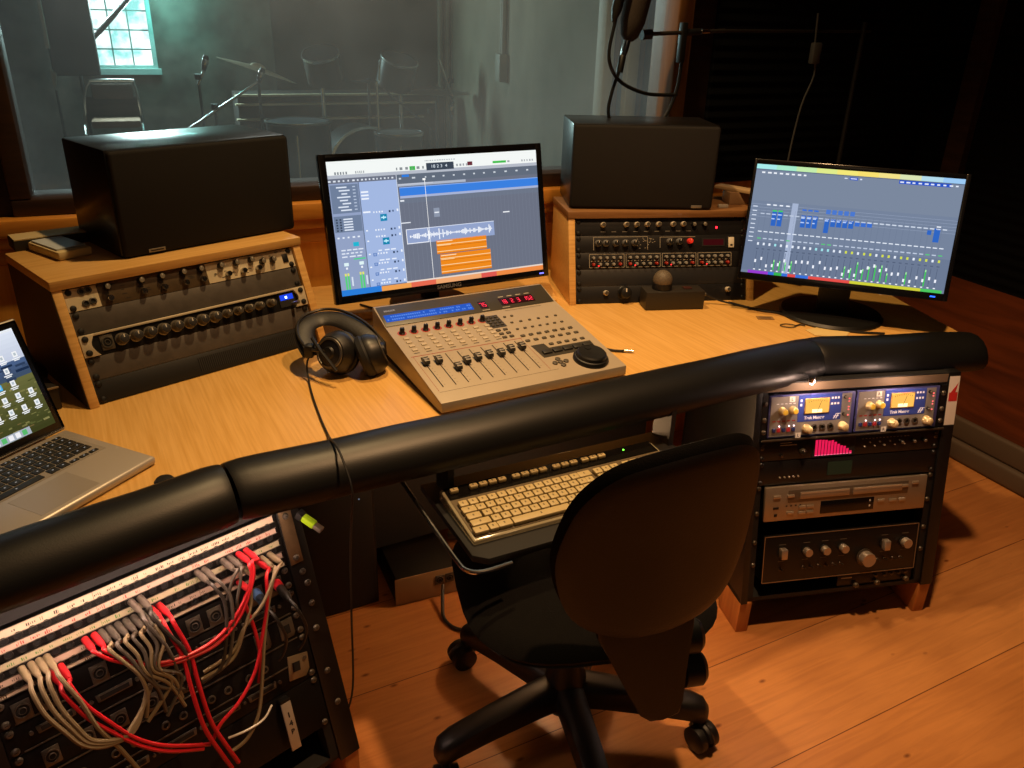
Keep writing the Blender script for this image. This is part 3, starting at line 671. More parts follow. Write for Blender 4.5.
for i in range(NCH):
    x = .055+i*.0295; c.r(x-.004, .40, x-.003, .985, '#66748e', 2)
    c.r(x, .44, x+.02, .45, '#d6e0f0' if i > 17 else '#c0cce0', 3)
    c.r(x, .605, x+.02, .614, '#e8f0fc', 3)
    if i in (2, 3) : c.r(x, .42, x+.024, .55, '#2f66c4', 3); c.dash(x, x+.022, .44, .01, '#bcd4ff', 1, .9, 4); c.dash(x, x+.022, .48, .01, '#bcd4ff', 1, .9, 4); c.r(x, .405, x+.022, .42, '#44c86c', 4)
    if i in (7, 8, 9): c.r(x, .43, x+.024, .54, '#2f66c4', 3); c.dash(x, x+.022, .45, .01, '#bcd4ff', 1, .9, 4); c.dash(x, x+.022, .49, .01, '#bcd4ff', 1, .9, 4); c.r(x, .375, x+.022, .39, '#3a6ed0', 3)
    if 11 <= i <= 15: c.r(x, .44, x+.024, .51 if i > 11 else .57, '#2f66c4', 3); c.dash(x, x+.022, .455, .01, '#bcd4ff', 1, .9, 4); c.r(x, .36, x+.022, .40, '#4a78d0', 3)
    if 16 <= i <= 18: c.r(x, .45, x+.024, .485, '#3a6ed0', 3)
    if i == 29: c.r(x-.008, .44, x+.02, .56, '#2f66c4', 3); c.r(x, .42, x+.02, .43, '#eef4ff', 4)
    if i == 28: c.r(x-.01, .46, x+.01, .5, '#2f66c4', 3)
    c.r(x+.002, .668, x+.021, .678, '#58c878' if i in (0, 5, 11, 12, 28, 30) else '#c4d0e4', 3)
    k = '#d8e24a' if i >= 15 and i % 3 != 2 else ('#e8f0fc' if i not in (3, 10, 11, 12) else '#a4e8ee')
    c.r(x+.006, .712, x+.016, .735, k, 3); c.r(x+.004, .765, x+.018, .775, '#54617a', 3)
    c.r(x+.009, .79, x+.012, .95, '#56637c', 3)
    hgt = .80+.11*random.random(); c.r(x+.006, hgt, x+.015, hgt+.028, '#f2f6ff', 4)
    if i in (3, 4, 5, 6, 15, 16, 17, 18, 19, 20, 21, 22, 25, 28): t = .80+.08*random.random(); c.r(x+.015, t, x+.021, .955, '#3cc850', 4); c.r(x+.015, t-.0, x+.021, t+.02, '#a4f0a0', 5)
    c.r(x+.006, .957, x+.016, .967, '#f0f4fc', 4)
for (a, b, k) in ((.035, .14, '#9a3cd0'), (.14, .17, '#3870d8'), (.17, .21, '#38b450'), (.21, .24, '#3870d8'), (.24, .28, '#e04a48'), (.28, .345, '#3870d8'), (.345, .55, '#e8504a'), (.55, .89, '#d2d23c'), (.89, .99, '#4cc860')): c.r(a, .974, b, 1, k, 3)
for i in range(9): c.r(.012, .38+i*.04, .035, .388+i*.04, '#dfe8f8', 3)
c.done(s2)

# ------------------------------------------------------------------ mixing controller
CY = .5126
ctl = thing('mixing_controller', 'grey motor-fader mixing controller with blue and red displays, in front of the wide monitor', 'mixing controller', (-.1362, 1.4152, D), CY)
CG = mat('warm_grey_metal', '#a99d8a', .45, .1, noise=.06, ns=14); CGD = mat('controller_dark', '#39362f', .4)
D0, H0, D1, H1 = .306, .078, .376, .103
CT = math.atan2(H0-.026, D0)                                   # slope of the fader deck
MB(CG).prism([(0, 0, .004), (0, 0, .026), (0, D0, H0), (0, D1, H1), (0, D1+.012, H1-.002), (0, D1+.012, .02), (0, .03, .004)], (.444, 0, 0), .0018).build('chassis', ctl)
MB(MATTEB).box(.004, .44, .012, D1, .0005, .0045).build('base_plate', ctl)
def deck(name, y=0., z=.026, a=None):
    e = bpy.data.objects.new(name, None); COL.objects.link(e); return e
DM = Matrix.Translation((0, 0, .026)) @ Matrix.Rotation(CT, 4, 'X')          # deck frame: x right, y up the slope, z out
DA = math.atan2(H1-H0, D1-D0)
DS = Matrix.Translation((0, D0, H0)) @ Matrix.Rotation(DA, 4, 'X')           # display strip frame
def on(o, M, x, y, z=0.): o.matrix_local = M @ Matrix.Translation((x, y, z)); return o
L2 = math.hypot(D1-D0, H1-H0); L1 = math.hypot(D0, H0-.026)
on(MB(CGD).box(.003, .441, .002, L2-.002, .0003, .0016, .0004).build('display_panel', ctl), DS, 0, 0)
def flat_box(mb, x0, y0, x1, y1, z0, z1): return mb.box(x0, x1, y0, y1, z0, z1)
b = MB(G('#2c5ecb', .9)).box(.010, .228, .012, .036, .0016, .0022); b.use(G('#5f8be8', 1))
for rr_ in (.016, .026):
    for i in range(40):
        if random.random() < .75: x = .014+i*.0053; b.quad((x, rr_, .0024), (x+.0035, rr_, .0024), (x+.0035, rr_+.005, .0024), (x, rr_+.005, .0024))
on(b.build('blue_display', ctl, flat=True), DS, 0, .004)
on(MB(mat('red_window', '#2a0508', .2)).box(.246, .266, .010, .036, .0016, .0021).box(.302, .395, .010, .036, .0016, .0021).build('red_display', ctl), DS, 0, .004)
SEG = {'0': 'abcdef', '1': 'bc', '2': 'abged', '3': 'abgcd', '5': 'afgcd', '8': 'abcdefg', '7': 'abc', ' ': ''}
def seven(sx, y, ch, w, h, mb):
    k = {'a': (0, h, w, h), 'g': (0, h/2, w, h/2), 'd': (0, 0, w, 0), 'f': (0, h/2, 0, h), 'e': (0, 0, 0, h/2), 'b': (w, h/2, w, h), 'c': (w, 0, w, h/2)}
    for q in SEG[ch]:
        x0, y0, x1, y1 = k[q]; t = w*.12
        mb.quad((sx+x0-t, y+y0-t, .0024), (sx+x1+t, y+y0-t, .0024), (sx+x1+t, y+y1+t, .0024), (sx+x0-t, y+y1+t, .0024))
b = MB(G('#ff3048', 2.2))
for i, ch in enumerate('75'): seven(.249+i*.009, .016, ch, .005, .013, b)
for i, ch in enumerate('18 2 3 152'): seven(.306+i*.0089, .016, ch, .005, .013, b)
on(b.build('red_digits', ctl, flat=True), DS, 0, .004)
t_ = text('MACKIE', .0075, mat('logo_silver', '#b9b9bb'), ctl, (0, 0, 0), 'brand_lettering', bold=.0003); t_.matrix_local = DS @ Matrix.Translation((.030, .054, .0019))
b = MB(mat('print_pale', '#b0a898'))
for x in (.246, .30): b.quad((x, .006, .0019), (x+.02, .006, .0019), (x+.02, .008, .0019), (x, .008, .0019))
for i in range(4): x = .306+i*.024; b.quad((x, .045, .0019), (x+.014, .045, .0019), (x+.014, .0475, .0019), (x, .0475, .0019))
on(b.build('panel_print', ctl, flat=True), DS, 0, 0)
VP = MB(BLACK).lathe([(.0068, 0), (.0068, .002), (.0056, .003), (.0052, .013), (.0042, .0145), (.0001, .0145)], (0, 0, 0), (0, 0, 1), 18, caps=False).use(WHITE).box(-.0006, .0006, .001, .0045, .0146, .0149).mesh('rotary_knob')
RING = MB(mat('ring_red', '#8a2a22', .5, emit='#c02418', es=.3)).lathe([(.0105, .0003), (.0075, .0003)], (0, 0, 0), (0, 0, 1), 18, caps=False).mesh('knob_ring')
BTL = MB(mat('button_pale', '#b9ad98', .5)).box(-.0062, .0062, -.0042, .0042, 0, .0022, .0007).mesh('button')
BTD = MB(mat('button_dark', '#4a4438', .5)).box(-.0052, .0052, -.0036, .0036, 0, .003, .0007).mesh('button')
BTS = MB(mat('button_dark', '#4a4438')).box(-.0034, .0034, -.0026, .0026, 0, .0026, .0006).mesh('button')
CAP = MB(mat('fader_cap_black', '#22201d', .4)).prism([(-.0062, -.011, .004), (-.0062, -.011, .010), (-.0062, -.004, .0155), (-.0062, 0, .0135), (-.0062, .004, .0155), (-.0062, .011, .010), (-.0062, .011, .004)], (.0124, 0, 0), .0007).box(-.0015, .0015, -.003, .003, 0, .005).use(mat('fader_cap_grey', '#9a958a', .4)).box(-.0058, .0058, -.0098, -.0048, .0128, .0135).use(WHITE).box(-.006, .006, -.0006, .0006, .0134, .0141).mesh('fader_cap')
slot = MB(mat('slot_black', '#020202')); gl_ = MB(mat('deck_lines', '#8b2e22', .6)); pk = MB(mat('deck_dark_print', '#4a4238', .6))
FY = [.144, .142, .105, .122, .127, .129, .127, .135, .137]
for i in range(9):
    x = .027+i*.0283
    slot.quad((x-.0011, .052, .0003), (x+.0011, .052, .0003), (x+.0011, .170, .0003), (x-.0011, .170, .0003))
    on(put(CAP, 'fader', ctl), DM, x, FY[i])
    if i < 8:
        on(put(RING, 'knob_ring', ctl), DM, x, .277); on(put(VP, 'rotary_knob', ctl), DM, x, .277)
        for k in range(4): on(put(BTL, 'channel_button', ctl), DM, x, .252-k*.0165)
    for k in range(9): pk.quad((x+.005, .06+k*.0125, .0002), (x+.008, .06+k*.0125, .0002), (x+.008, .0608+k*.0125, .0002), (x+.005, .0608+k*.0125, .0002))
gl_.quad((.008, .1765, .0002), (.276, .1765, .0002), (.276, .1785, .0002), (.008, .1785, .0002))
for x in (.012, .272): gl_.quad((x, .04, .0002), (x+.0008, .04, .0002), (x+.0008, .1765, .0002), (x, .1765, .0002))
pk.quad((.012, .036, .0002), (.29, .036, .0002), (.29, .0368, .0002), (.012, .0368, .0002))
for i in range(8):
    x = .02+i*.0283; pk.quad((x, .188, .0002), (x+.013, .188, .0002), (x+.013, .191, .0002), (x, .191, .0002))
pk.quad((.30, .305, .0002), (.40, .305, .0002), (.40, .3035, .0002), (.30, .3035, .0002))
on(slot.build('fader_slots', ctl, flat=True), DM, 0, 0); on(gl_.build('deck_lines', ctl, flat=True), DM, 0, 0); on(pk.build('deck_print', ctl, flat=True), DM, 0, 0)
on(MB(CGD).box(.230, .270, .236, .292, 0, .0008).build('assign_panel', ctl), DM, 0, 0)
for x in (.238, .250, .262):
    for y in (.246, .258, .27, .282): on(put(BTS, 'button', ctl), DM, x, y, .0008)
for x in (.240, .258):
    for y in (.223, .207, .191): on(put(BTD, 'button', ctl), DM, x, y)
for (x0, x1, y, n_, me) in ((.284, .303, .276, 2, BTS), (.288, .407, .247, 6, BTS), (.286, .406, .2155, 7, BTS), (.283, .410, .184, 7, BTD), (.283, .412, .161, 7, BTD), (.328, .411, .1325, 5, BTD)):
    for i in range(n_): on(put(me, 'button', ctl), DM, x0+(x1-x0)*i/(n_-1), y)
on(MB(CGD).prism([(.283, .086, 0), (.421, .086, 0), (.424, .120, 0), (.315, .120, 0), (.312, .140, 0), (.279, .140, 0)], (0, 0, .0008)).build('transport_panel', ctl), DM, 0, 0)
TB = MB(mat('transport_button', '#2b2a27', .45)).box(-.011, .011, -.0065, .0065, 0, .0045, .0012).mesh('transport_button')
for i in range(5): on(put(TB, 'transport_button', ctl), DM, .300+i*.0265, .103, .0008)
AR = MB(mat('button_dark', '#4a4438')).lathe([(.006, 0), (.006, .003), (.005, .0036)], (0, 0, 0), (0, 0, 1), 12).mesh('arrow_button')
for dx, dy in ((0, 0), (.014, 0), (-.014, 0), (0, .0125), (0, -.0125)): on(put(AR, 'arrow_button', ctl), DM, .308+dx, .058+dy)
on(MB(BLACK).lathe([(.040, 0), (.040, .004), (.037, .009), (.034, .010), (.033, .017), (.030, .020), (.024, .0195), (.0001, .0185)], (0, 0, 0), (0, 0, 1), 40, caps=False).use(DKGREY).lathe([(.008, .0205), (.0075, .0188), (.0001, .0183)], (.0, .019, 0), (0, 0, 1), 16, caps=False).build('jog_wheel', ctl), DM, .380, .048)

# ------------------------------------------------------------------ laptop
LY = math.atan2(.917, .4)
lap = thing('laptop', 'silver laptop with black keys and a desktop picture, at the left end of the desk', 'laptop', (-.7316, .911, D+.0006), LY)
LS = mat('laptop_aluminium', '#b8b0a6', .42, .45)
LW, LD, LT_ = .314, .2195, .0155
MB(LS).box(0, LW, 0, LD, 0, LT_, .006, 3).build('base', lap)
MB(mat('keyboard_well', '#8f877c', .5)).box(.018, LW-.018, .098, LD-.016, LT_-.001, LT_+.0004).build('keyboard_well', lap)
KB = mat('laptop_key', '#141414', .5); kg = G('#a8a098', .7)
def lkey(x0, x1, y0, y1):
    mb = MB(KB).box(-(x1-x0)/2, (x1-x0)/2, -(y1-y0)/2, (y1-y0)/2, 0, .0016, .0006)
    mb.use(kg).quad((-.0014, -.0014, .0017), (.0014, -.0014, .0017), (.0014, .0014, .0017), (-.0014, .0014, .0017))
    return mb.mesh('key')
KM = lkey(0, .0166, 0, .0156); KF = lkey(0, .0155, 0, .0075); KWD = lkey(0, .026, 0, .0145); KSP = lkey(0, .09, 0, .0145)
x_0, y_0 = .022, .103; px, py = .0191, .0182
for row in range(6):
    y = y_0+row*py+.007
    if row == 5:
        for i in range(14): put(KF, 'key', lap, (x_0+.008+i*px, y-.0035, LT_+.0004))
    elif row == 0:
        for i in (0, 1, 2): put(KM, 'key', lap, (x_0+.008+i*px, y, LT_+.0004))
        put(KSP, 'space_bar', lap, (x_0+.115, y, LT_+.0004))
        for i in (9, 10, 11, 12, 13): put(KM if i < 11 else KF, 'key', lap, (x_0+.008+i*px, y-(0 if i < 11 else .0035), LT_+.0004))
    else:
        wide_left = row in (1, 2)
        put(KWD if wide_left else KM, 'key', lap, (x_0+(.013 if wide_left else .008), y, LT_+.0004))
        for i in range(1, 13): put(KM, 'key', lap, (x_0+.008+i*px+(.005 if wide_left else 0), y, LT_+.0004))
        put(KM if wide_left else KM, 'key', lap, (x_0+.008+13*px, y, LT_+.0004))
MB(mat('trackpad', '#a49c92', .4, .3)).box(LW/2-.052, LW/2+.052, .012, .088, LT_, LT_+.0003).build('trackpad', lap)
lid = bpy.data.objects.new('lid', MB(LS).box(0, LW, 0, .006, 0, .212, .004, 3).mesh('lid')); COL.objects.link(lid); lid.parent = lap
lid.location = (0, LD-.003, LT_+.001); lid.rotation_euler = (-.335, 0, 0)
MB(mat('lid_bezel', '#0c0c0e', .25)).box(.003, LW-.003, -.0008, .0, .004, .209, .003).build('bezel', lid)
c = Scr(.014, .018, LW-.028, .180)
for i in range(24):
    t = i/23
    def mixc(a, b, k): return '#%02x%02x%02x' % tuple(int(int(a[j:j+2], 16)*(1-k)+int(b[j:j+2], 16)*k) for j in (1, 3, 5))
    k = mixc('#dfe6f4', '#c0c8dc', t*3) if t < .3 else (mixc('#4a6088', '#3a4a60', (t-.3)*6) if t < .46 else mixc('#6a6a3c', '#3a3c1c', (t-.46)*1.8))
    c.r(0, t*.958, 1, t*.958+.043, k, 0)
for i in range(260):
    x = random.random(); y = .48+.5*random.random(); c.r(x, y, min(1, x+.01+.03*random.random()), min(1, y+.005+.01*random.random()), random.choice(['#7a7644', '#565a2e', '#8c8450', '#3c401e', '#6c5c34']), 1)
for i in range(40):
    x = random.random(); y = .31+.14*random.random(); c.r(x, y, min(1, x+.04+.06*random.random()), y+.01+.02*random.random(), random.choice(['#2c3c58', '#5a7098', '#3c4c68', '#1c2c48']), 1)
c.r(0, 0, 1, .025, '#e8ecf2', 2)
for gx in range(5):
    for gy in range(6):
        if random.random() < .25 and gx < 3: continue
        x = .93-gx*.085+.004*(gy % 2); y = .09+gy*.125
        c.r(x, y, x+.030, y+.055, '#46b4ee' if (gx, gy) == (2, 3) else '#f0f2f4', 3); c.r(x+.008, y+.014, x+.022, y+.04, '#b4c0c8', 4)
        c.r(x-.012, y+.064, x+.04, y+.074, '#f4f6f8', 3); c.r(x-.004, y+.08, x+.032, y+.089, '#f4f6f8', 3)
c.r(.16, .925, .84, .995, '#a8b0bc', 3)
for i in range(15): c.r(.17+i*.044, .935, .20+i*.044, .985, random.choice(['#5aa0e8', '#e8e8ec', '#7c5cc8', '#e89a3c', '#58b86a', '#f0f0f4']), 4)
sc_ = c.done(lid); sc_.location.y = -.001

# ------------------------------------------------------------------ keyboard and its sliding tray
KY = .476
tray = thing('keyboard_tray', 'black sliding keyboard tray with chrome wire edge under the desk pad', 'keyboard tray', (-.050, 1.112, .556), KY)
MB(mat('tray_black', '#0c0c0c', .75)).prism([(.0, .02, 0), (.022, 0, 0), (.56, 0, 0), (.56, .27, 0), (0, .27, 0)], (0, 0, .014), .002).build('panel', tray)
MB(CHROME).tube([(-.048, .30, .05), (-.044, .25, .044), (-.034, .13, .022), (-.024, .03, .004), (-.018, .0, .002), (.006, -.014, .002), (.06, -.013, .002)], .0042, 10).build('wire_edge', tray)
for x in (.03, .545): MB(MATTEB).box(x, x+.012, .2, .26, .014, .1).build('bracket', tray)
kb = thing('computer_keyboard', 'ivory keyboard in a clear case lying on the black tray', 'keyboard', (-.058, 1.154, .5706), KY)
CLR = bpy.data.materials.new('clear_case'); CLR.use_nodes = True
pb = CLR.node_tree.nodes['Principled BSDF']; pb.inputs['Base Color'].default_value = lin('#cfc4a4'); pb.inputs['Roughness'].default_value = .12; pb.inputs['Alpha'].default_value = .45
MB(CLR).prism([(0, 0, 0), (0, 0, .010), (0, .150, .024), (0, .162, .022), (0, .162, 0)], (.48, 0, 0), .004).build('case', kb)
MB(mat('keybed_brown', '#5a4c34', .6)).prism([(.006, .006, .0105), (.006, .118, .0212), (.474, .118, .0212), (.474, .006, .0105)], (0, 0, .001)).build('key_bed', kb)
MB(mat('case_dark', '#0f0d0b', .25)).prism([(.006, .119, .0216), (.006, .156, .0252), (.474, .156, .0252), (.474, .119, .0216)], (0, 0, .0008)).build('rear_strip', kb)
IV = mat('ivory_key', '#bba97a', .5); IVT = mat('key_print', '#6e624a', .7)
def kkey(w, d=.0165):
    return MB(IV).prism([(-w/2, -d/2, 0), (w/2, -d/2, 0), (w/2, d/2, 0), (-w/2, d/2, 0)], (0, 0, .0085), .0022, 2).use(IVT).quad((-.0022, -.002, .0087), (.0006, -.002, .0087), (.0006, .003, .0087), (-.0022, .003, .0087)).mesh('key')
K1 = kkey(.0174); K2 = kkey(.0275); K3 = kkey(.038); KS = kkey(.118); KFn = kkey(.0165, .010); KV = kkey(.0165, .035)
pitch_ = .0199; ks = math.atan2(.014, .15)
def kput(me, x, y, n_='key'): put(me, n_, kb, (x, y, .0115+math.tan(ks)*y*1.02), (ks, 0, 0))
rows = [[(K2, 0), (K1, 1.25), (K2, 2.4), (KS, 6.2), (K2, 10.0), (K1, 11.2), (K2, 12.4)], [(K3, .45)]+[(K1, 2.0+i) for i in range(10)]+[(K3, 12.45)],
        [(K2, .2)]+[(K1, 1.55+i) for i in range(11)]+[(K2, 12.7)], [(K2, .15)]+[(K1, 1.35+i) for i in range(12)]+[(K1, 13.2)], [(K1, 0)]+[(K1, 1+i) for i in range(12)]+[(K2, 13.15)]]
for ri, row in enumerate(rows):
    for me, i in row: kput(me, .021+i*pitch_*.985, .0175+ri*.0192, 'space_bar' if me is KS else 'key')
for i in [0, 2, 3, 4, 5, 6.5, 7.5, 8.5, 9.5, 11, 12, 13, 14.3, 15.3, 16.3]: kput(KFn, .021+i*pitch_, .138)
for i in range(3):
    for ri in (3, 4): kput(K1, .021+(14.5+i)*pitch_, .0175+ri*.0192)
    kput(K1, .021+(14.5+i)*pitch_, .0175)
kput(K1, .021+15.5*pitch_, .0175+.0192)
for i in range(4):
    for ri in range(5): kput(K1, .021+(17.9+i)*pitch_, .0175+ri*.0192)
MB(G('#6cff3a', 5)).lathe([(.002, 0), (.001, .0015)], (.405, .146, .0252), (0, 0, 1), 10).build('indicator_light', kb)

# ------------------------------------------------------------------ headphones
hp = thing('headphones', 'black over-ear headphones lying on the desk beside the mixing controller', 'headphones', (-.38, 1.62, D))
def cup(c, n, nm):
    c = V3(c); n = V3(n).normalized()
    mb = MB(mat('headphone_black', '#151414', .4)).lathe([(.02, .026), (.036, .022), (.044, .008), (.046, 0), (.046, -.006)], c, n, 32)
    mb.use(mat('earpad', '#0d0d0d', .6)).lathe([(.044, -.006), (.048, -.012), (.047, -.022), (.040, -.028), (.026, -.027), (.022, -.012)], c, n, 32)
    mb.use(mat('cup_grey_ring', '#6a655c', .35, .7)).lathe([(.034, .0238), (.033, .0256), (.029, .0262), (.028, .025)], c, n, 32, caps=False)
    mb.use(mat('headphone_black', '#151414')).lathe([(.015, .025), (.012, .031), (.004, .033)], c, n, 20)
    return mb.build(nm, hp)
A1 = V3((.001, -.022, .0505)); B1 = V3((.074, -.006, .043))
cup(A1, (-.42, -.86, .30), 'ear_cup'); cup(B1, (.80, .25, .30), 'ear_cup')
MB(mat('headband_leather', '#1c1a19', .5, bump=.1, bs=200)).tube([(-.050, -.030, .048), (-.072, .004, .068), (-.076, .042, .085), (-.054, .074, .090), (-.018, .078, .09), (.022, .060, .082), (.060, .034, .068), (.086, .014, .050)], .0215, 14, 6, flat=.3).build('headband', hp)
MB(mat('wire_grey', '#4c4842', .35, .8)).tube([(-.014, -.062, .07), (-.055, -.040, .066), (-.085, .0, .082), (-.089, .046, .100), (-.058, .086, .107), (-.016, .092, .107), (.028, .074, .098), (.068, .046, .082), (.098, .02, .055)], .0032, 8, 6).build('wire_arch', hp)
MB(BLACK).box(-.062, -.042, -.05, -.025, .045, .075, .006).build('yoke', hp); MB(BLACK).box(.084, .102, .0, .026, .035, .062, .006).build('yoke', hp)
mb = MB(mat('cable_black', '#1a1918', .5))
pts = [(-.03, -.06, .012), (-.05, -.03, .005), (-.058, .014, .004), (-.03, -.10, .004), (-.012, -.16, .004), (.028, -.28, .004)]
w_ = lambda p: tuple(p[i]-(-.38, 1.62, D)[i] for i in range(3))
mb.tube([(-.030, -.035, .075), (-.056, -.045, .04), (-.050, -.07, .006), (-.022, -.15, .004), (.018, -.25, .004)]+[w_(p) for p in [(-.336, 1.310, D+.006), (-.320, 1.262, D+.024), (-.300, 1.222, D+.0315), (-.283, 1.190, D+.022), (-.268, 1.166, D-.004), (-.264, 1.158, D-.03), (-.268, 1.162, D-.07), (-.280, 1.185, D-.16), (-.29, 1.20, D-.32), (-.30, 1.21, .18), (-.33, 1.24, .06)]], .0021, 8, 6)
mb.build('cable', hp)
MB(STEELB).tube([(-.046, -.030, .085), (-.024, -.058, .070), (-.002, -.076, .052), (.014, -.086, .036)], .0042, 8).build('cable_boot', hp)

# ------------------------------------------------------------------ talkback box, notes, oddments on the desk
tb = thing('talkback_box', 'small black talkback box with a ball-grille microphone capsule, before the right rack box', 'talkback box', (.355, 2.076, D), .166)
MB(mat('talkback_black', '#26231f', .45)).box(0, .166, 0, .058, .001, .052, .003).build('housing', tb)
MB(BLACK).lathe([(.027, 0), (.027, .012), (.025, .020)], (.052, .032, .052), (0, 0, 1), 28).build('capsule_ring', tb)
MB(mat('mic_grille', '#6a5f50', .6, noise=.5, ns=420)).ball((.052, .032, .076), .0265, 1.05, lo=-20).build('grille', tb)
MB(mat('talk_button', '#3a1c18', .4)).box(.112, .135, .02, .04, .052, .055, .001).build('talk_button', tb)
MB(DULLS).cyl((.166, .04, .03), (.184, .04, .03), .005).build('plug', tb)
MB(mat('cable_black', '#1a1918')).tube([(.184, .04, .03), (.22, .035, .014), (.27, .02, .004), (.34, -.04, .004), (.42, -.06, .004)], .0028, 8).build('cable', tb)
o = MB(mat('cream_paper', '#d2b878', .8)).prism([(0, 0, 0), (.075, -.008, 0), (.105, .04, 0), (.03, .062, 0), (-.012, .038, 0)], (0, 0, .0018)).build('note_paper', None, (.765, 1.922, D+.0005))
tag(o, 'cream scrap of paper on the desk in front of the mixer screen', 'paper')
o = MB(mat('key_metal', '#4e453a', .4, .7)).tube([(.02*math.cos(a*.5)-.0, .012*math.sin(a*.5), .003) for a in range(13)], .0014, 6).tube([(.02, 0, .003), (.034, .01, .003), (.046, .004, .003)], .002, 6).build('key_ring', None, (.715, 1.985, D))
tag(o, 'small wire ring with a key on the desk, left of the cream paper scrap', 'keys')
o = MB(mat('faded_print', '#8a6a40', .7)).box(-.022, .022, -.012, .012, 0, .0012).use(mat('faded_print2', '#4c3c28', .7)).box(-.016, .016, .002, .007, .0012, .0015).box(-.014, .014, -.007, -.004, .0012, .0015).build('sticker', None, (.672, 2.045, D+.0004))
tag(o, 'small brown printed sticker on the desk beside the wire key ring', 'sticker')
o = MB(STEELB).lathe([(.016, 0), (.017, .006), (.013, .011), (.0001, .012)], (-.567, 1.135, D+.0004), (0, 0, 1), 24, caps=False).build('cable_grommet')
tag(o, 'small black round cap on the desk beside the left joint of the pad', 'cap')
o = MB(mat('cable_black', '#1a1918')).tube([(.60, 2.16, D+.004), (.67, 2.10, D+.004), (.72, 2.08, D+.004), (.76, 2.01, D+.004), (.86, 1.955, D+.004), (.95, 1.945, D+.004)], .003, 8).build('signal_cable')
tag(o, 'thin black cable running on the desk in front of the round monitor foot', 'cable')
o = MB(mat('cable_grey', '#8a7c62', .5)).tube([(.055, 2.02, D+.026), (.10, 2.01, D+.012), (.115, 1.96, D+.004), (.085, 1.92, D+.004), (.03, 1.975, D+.006)], .0035, 8).build('controller_cable')
tag(o, 'pale grey looped cable behind the right rear corner of the mixing controller', 'cable')
o = MB(mat('cable_black', '#1a1918')).tube([(.19, 1.80, D+.004), (.235, 1.775, D+.004), (.262, 1.772, D+.004)], .003, 8).use(CHROME).cyl((.262, 1.772, D+.005), (.285, 1.770, D+.005), .0035).build('jack_lead')
tag(o, 'short black jack lead lying against the right side of the mixing controller', 'cable')
o = MB(mat('cable_black', '#1a1918')).tube([(-.40, 1.985, D+.026), (-.335, 1.945, D+.026), (-.30, 1.96, D+.026), (-.25, 2.0, D+.026), (-.33, 2.05, D+.026)], .0028, 8).build('video_cable')
tag(o, 'thin dark cable looping behind the lower left corner of the wide monitor', 'cable')
# clutter between the laptop and the left rack box
o = MB(mat('dark_case', '#191310', .5)).box(0, .11, 0, .10, 0, .045, .003).use(mat('case_edge', '#8a7860', .5)).box(0, .11, -.001, .003, .044, .047).build('storage_box', None, (-.948, 1.318, D+.0005)); o.rotation_euler[2] = .80
tag(o, 'low dark box with pale edge tucked between laptop and left rack box', 'box')
o = MB(mat('pouch_brown', '#2c1c14', .8)).pillow([(-.05+.0, -.04), (.05, -.045), (.058, .0), (.05, .045), (-.045, .05), (-.058, .01)], .03, plane='xy').build('pouch', None, (-1.00, 1.455, D+.031))
tag(o, 'dark brown soft pouch behind the low dark box at the left rack box', 'pouch')
o = MB(BLACK).cyl((0, 0, 0), (0, 0, .15), .014, .012).use(mat('yellow_tip', '#c8952c', .5)).box(-.011, .011, -.008, .008, .15, .166, .001).build('marker_pen', None, (-1.075, 1.545, D+.0005))
tag(o, 'black upright pen with yellow tip at the left side of the left rack box', 'pen')
o = MB(mat('cream_plastic', '#b8a684', .5)).box(-.012, .012, -.006, .006, 0, .15, .003).build('charger_plug', None, (-1.115, 1.515, D+.0005)); o.rotation_euler = (.12, 0, .5)
tag(o, 'slim cream upright stick beside the black pen with yellow tip', 'stick')

# ------------------------------------------------------------------ under-desk racks
def floor_rack(F, label, zb, ztop, depth, ul, ur, footw):
    hz = F.P.z-zb; t = math.tan(F.tilt); base = F.P-F.Dp*(hz*t); base.z = zb
    r = thing('floor_rack', label, 'rack', base, F.yaw); H_ = ztop-zb; yb = H_*t+depth
    for x0, x1 in ((ul, -.0015), (PW+.0015, ur)):
        MB(STEELB).prism([(x0, 0, 0), (x0, yb, 0), (x0, yb, H_), (x0, H_*t, H_)], (x1-x0, 0, 0), .001).build('side_panel', r)
    MB(MATTEB).box(ul, ur, yb-.012, yb, 0, H_).build('back_panel', r)
    MB(MATTEB).box(ul, ur, .01, yb, 0, .012).build('bottom_panel', r)
    MB(MATTEB).prism([(ul, hz*t+.004, hz+.003), (ul, H_*t, H_-.0005), (ul, H_*t+.02, H_-.0005), (ul, hz*t+.03, hz+.003)], (ur-ul, 0, 0)).build('top_fascia', r)
    for x0 in (-.0012, PW-.0155):
        MB(MATTEB).prism([(x0, .008, .012), (x0, hz*t+.008, hz), (x0, hz*t+.04, hz), (x0, .04, .012)], (.0165, 0, 0)).build('rack_rail', r)
        for k in range(int(hz/U1*1.2)):
            pass
    FT = wood('red_foot_wood', '#bd7c42', '#9a5c2c', .4, (9, 9, 1), 4)
    for x0 in (ul, ur-.032):
        for y0, y1 in ((.004, .11), (yb-.11, yb)):
            MB(FT).prism([(x0, y0, -.0002), (x0+.032, y0, -.0002), (x0+.032, y1, -.0002), (x0, y1, -.0002)], (0, 0, -zb+.0004), .002).build('foot', r)
    return r, hz, t
rk, hz, t = floor_rack(FB, 'black slant-fronted floor rack on wooden feet under the right end of the desk', .0905, .652, .36, -.018, .517, .05)
MB(mat('fascia_brown', '#6a5a48', .6)).prism([(0, hz*t+.002, hz+.004), (0, (.652-.0905)*t-.002, .558), (0, (.652-.0905)*t+.002, .558), (0, hz*t+.006, hz+.004)], (PW, 0, 0)).build('fascia_strip', rk)
b = MB(mat('sticker_white', '#ddd6cc', .5)); 
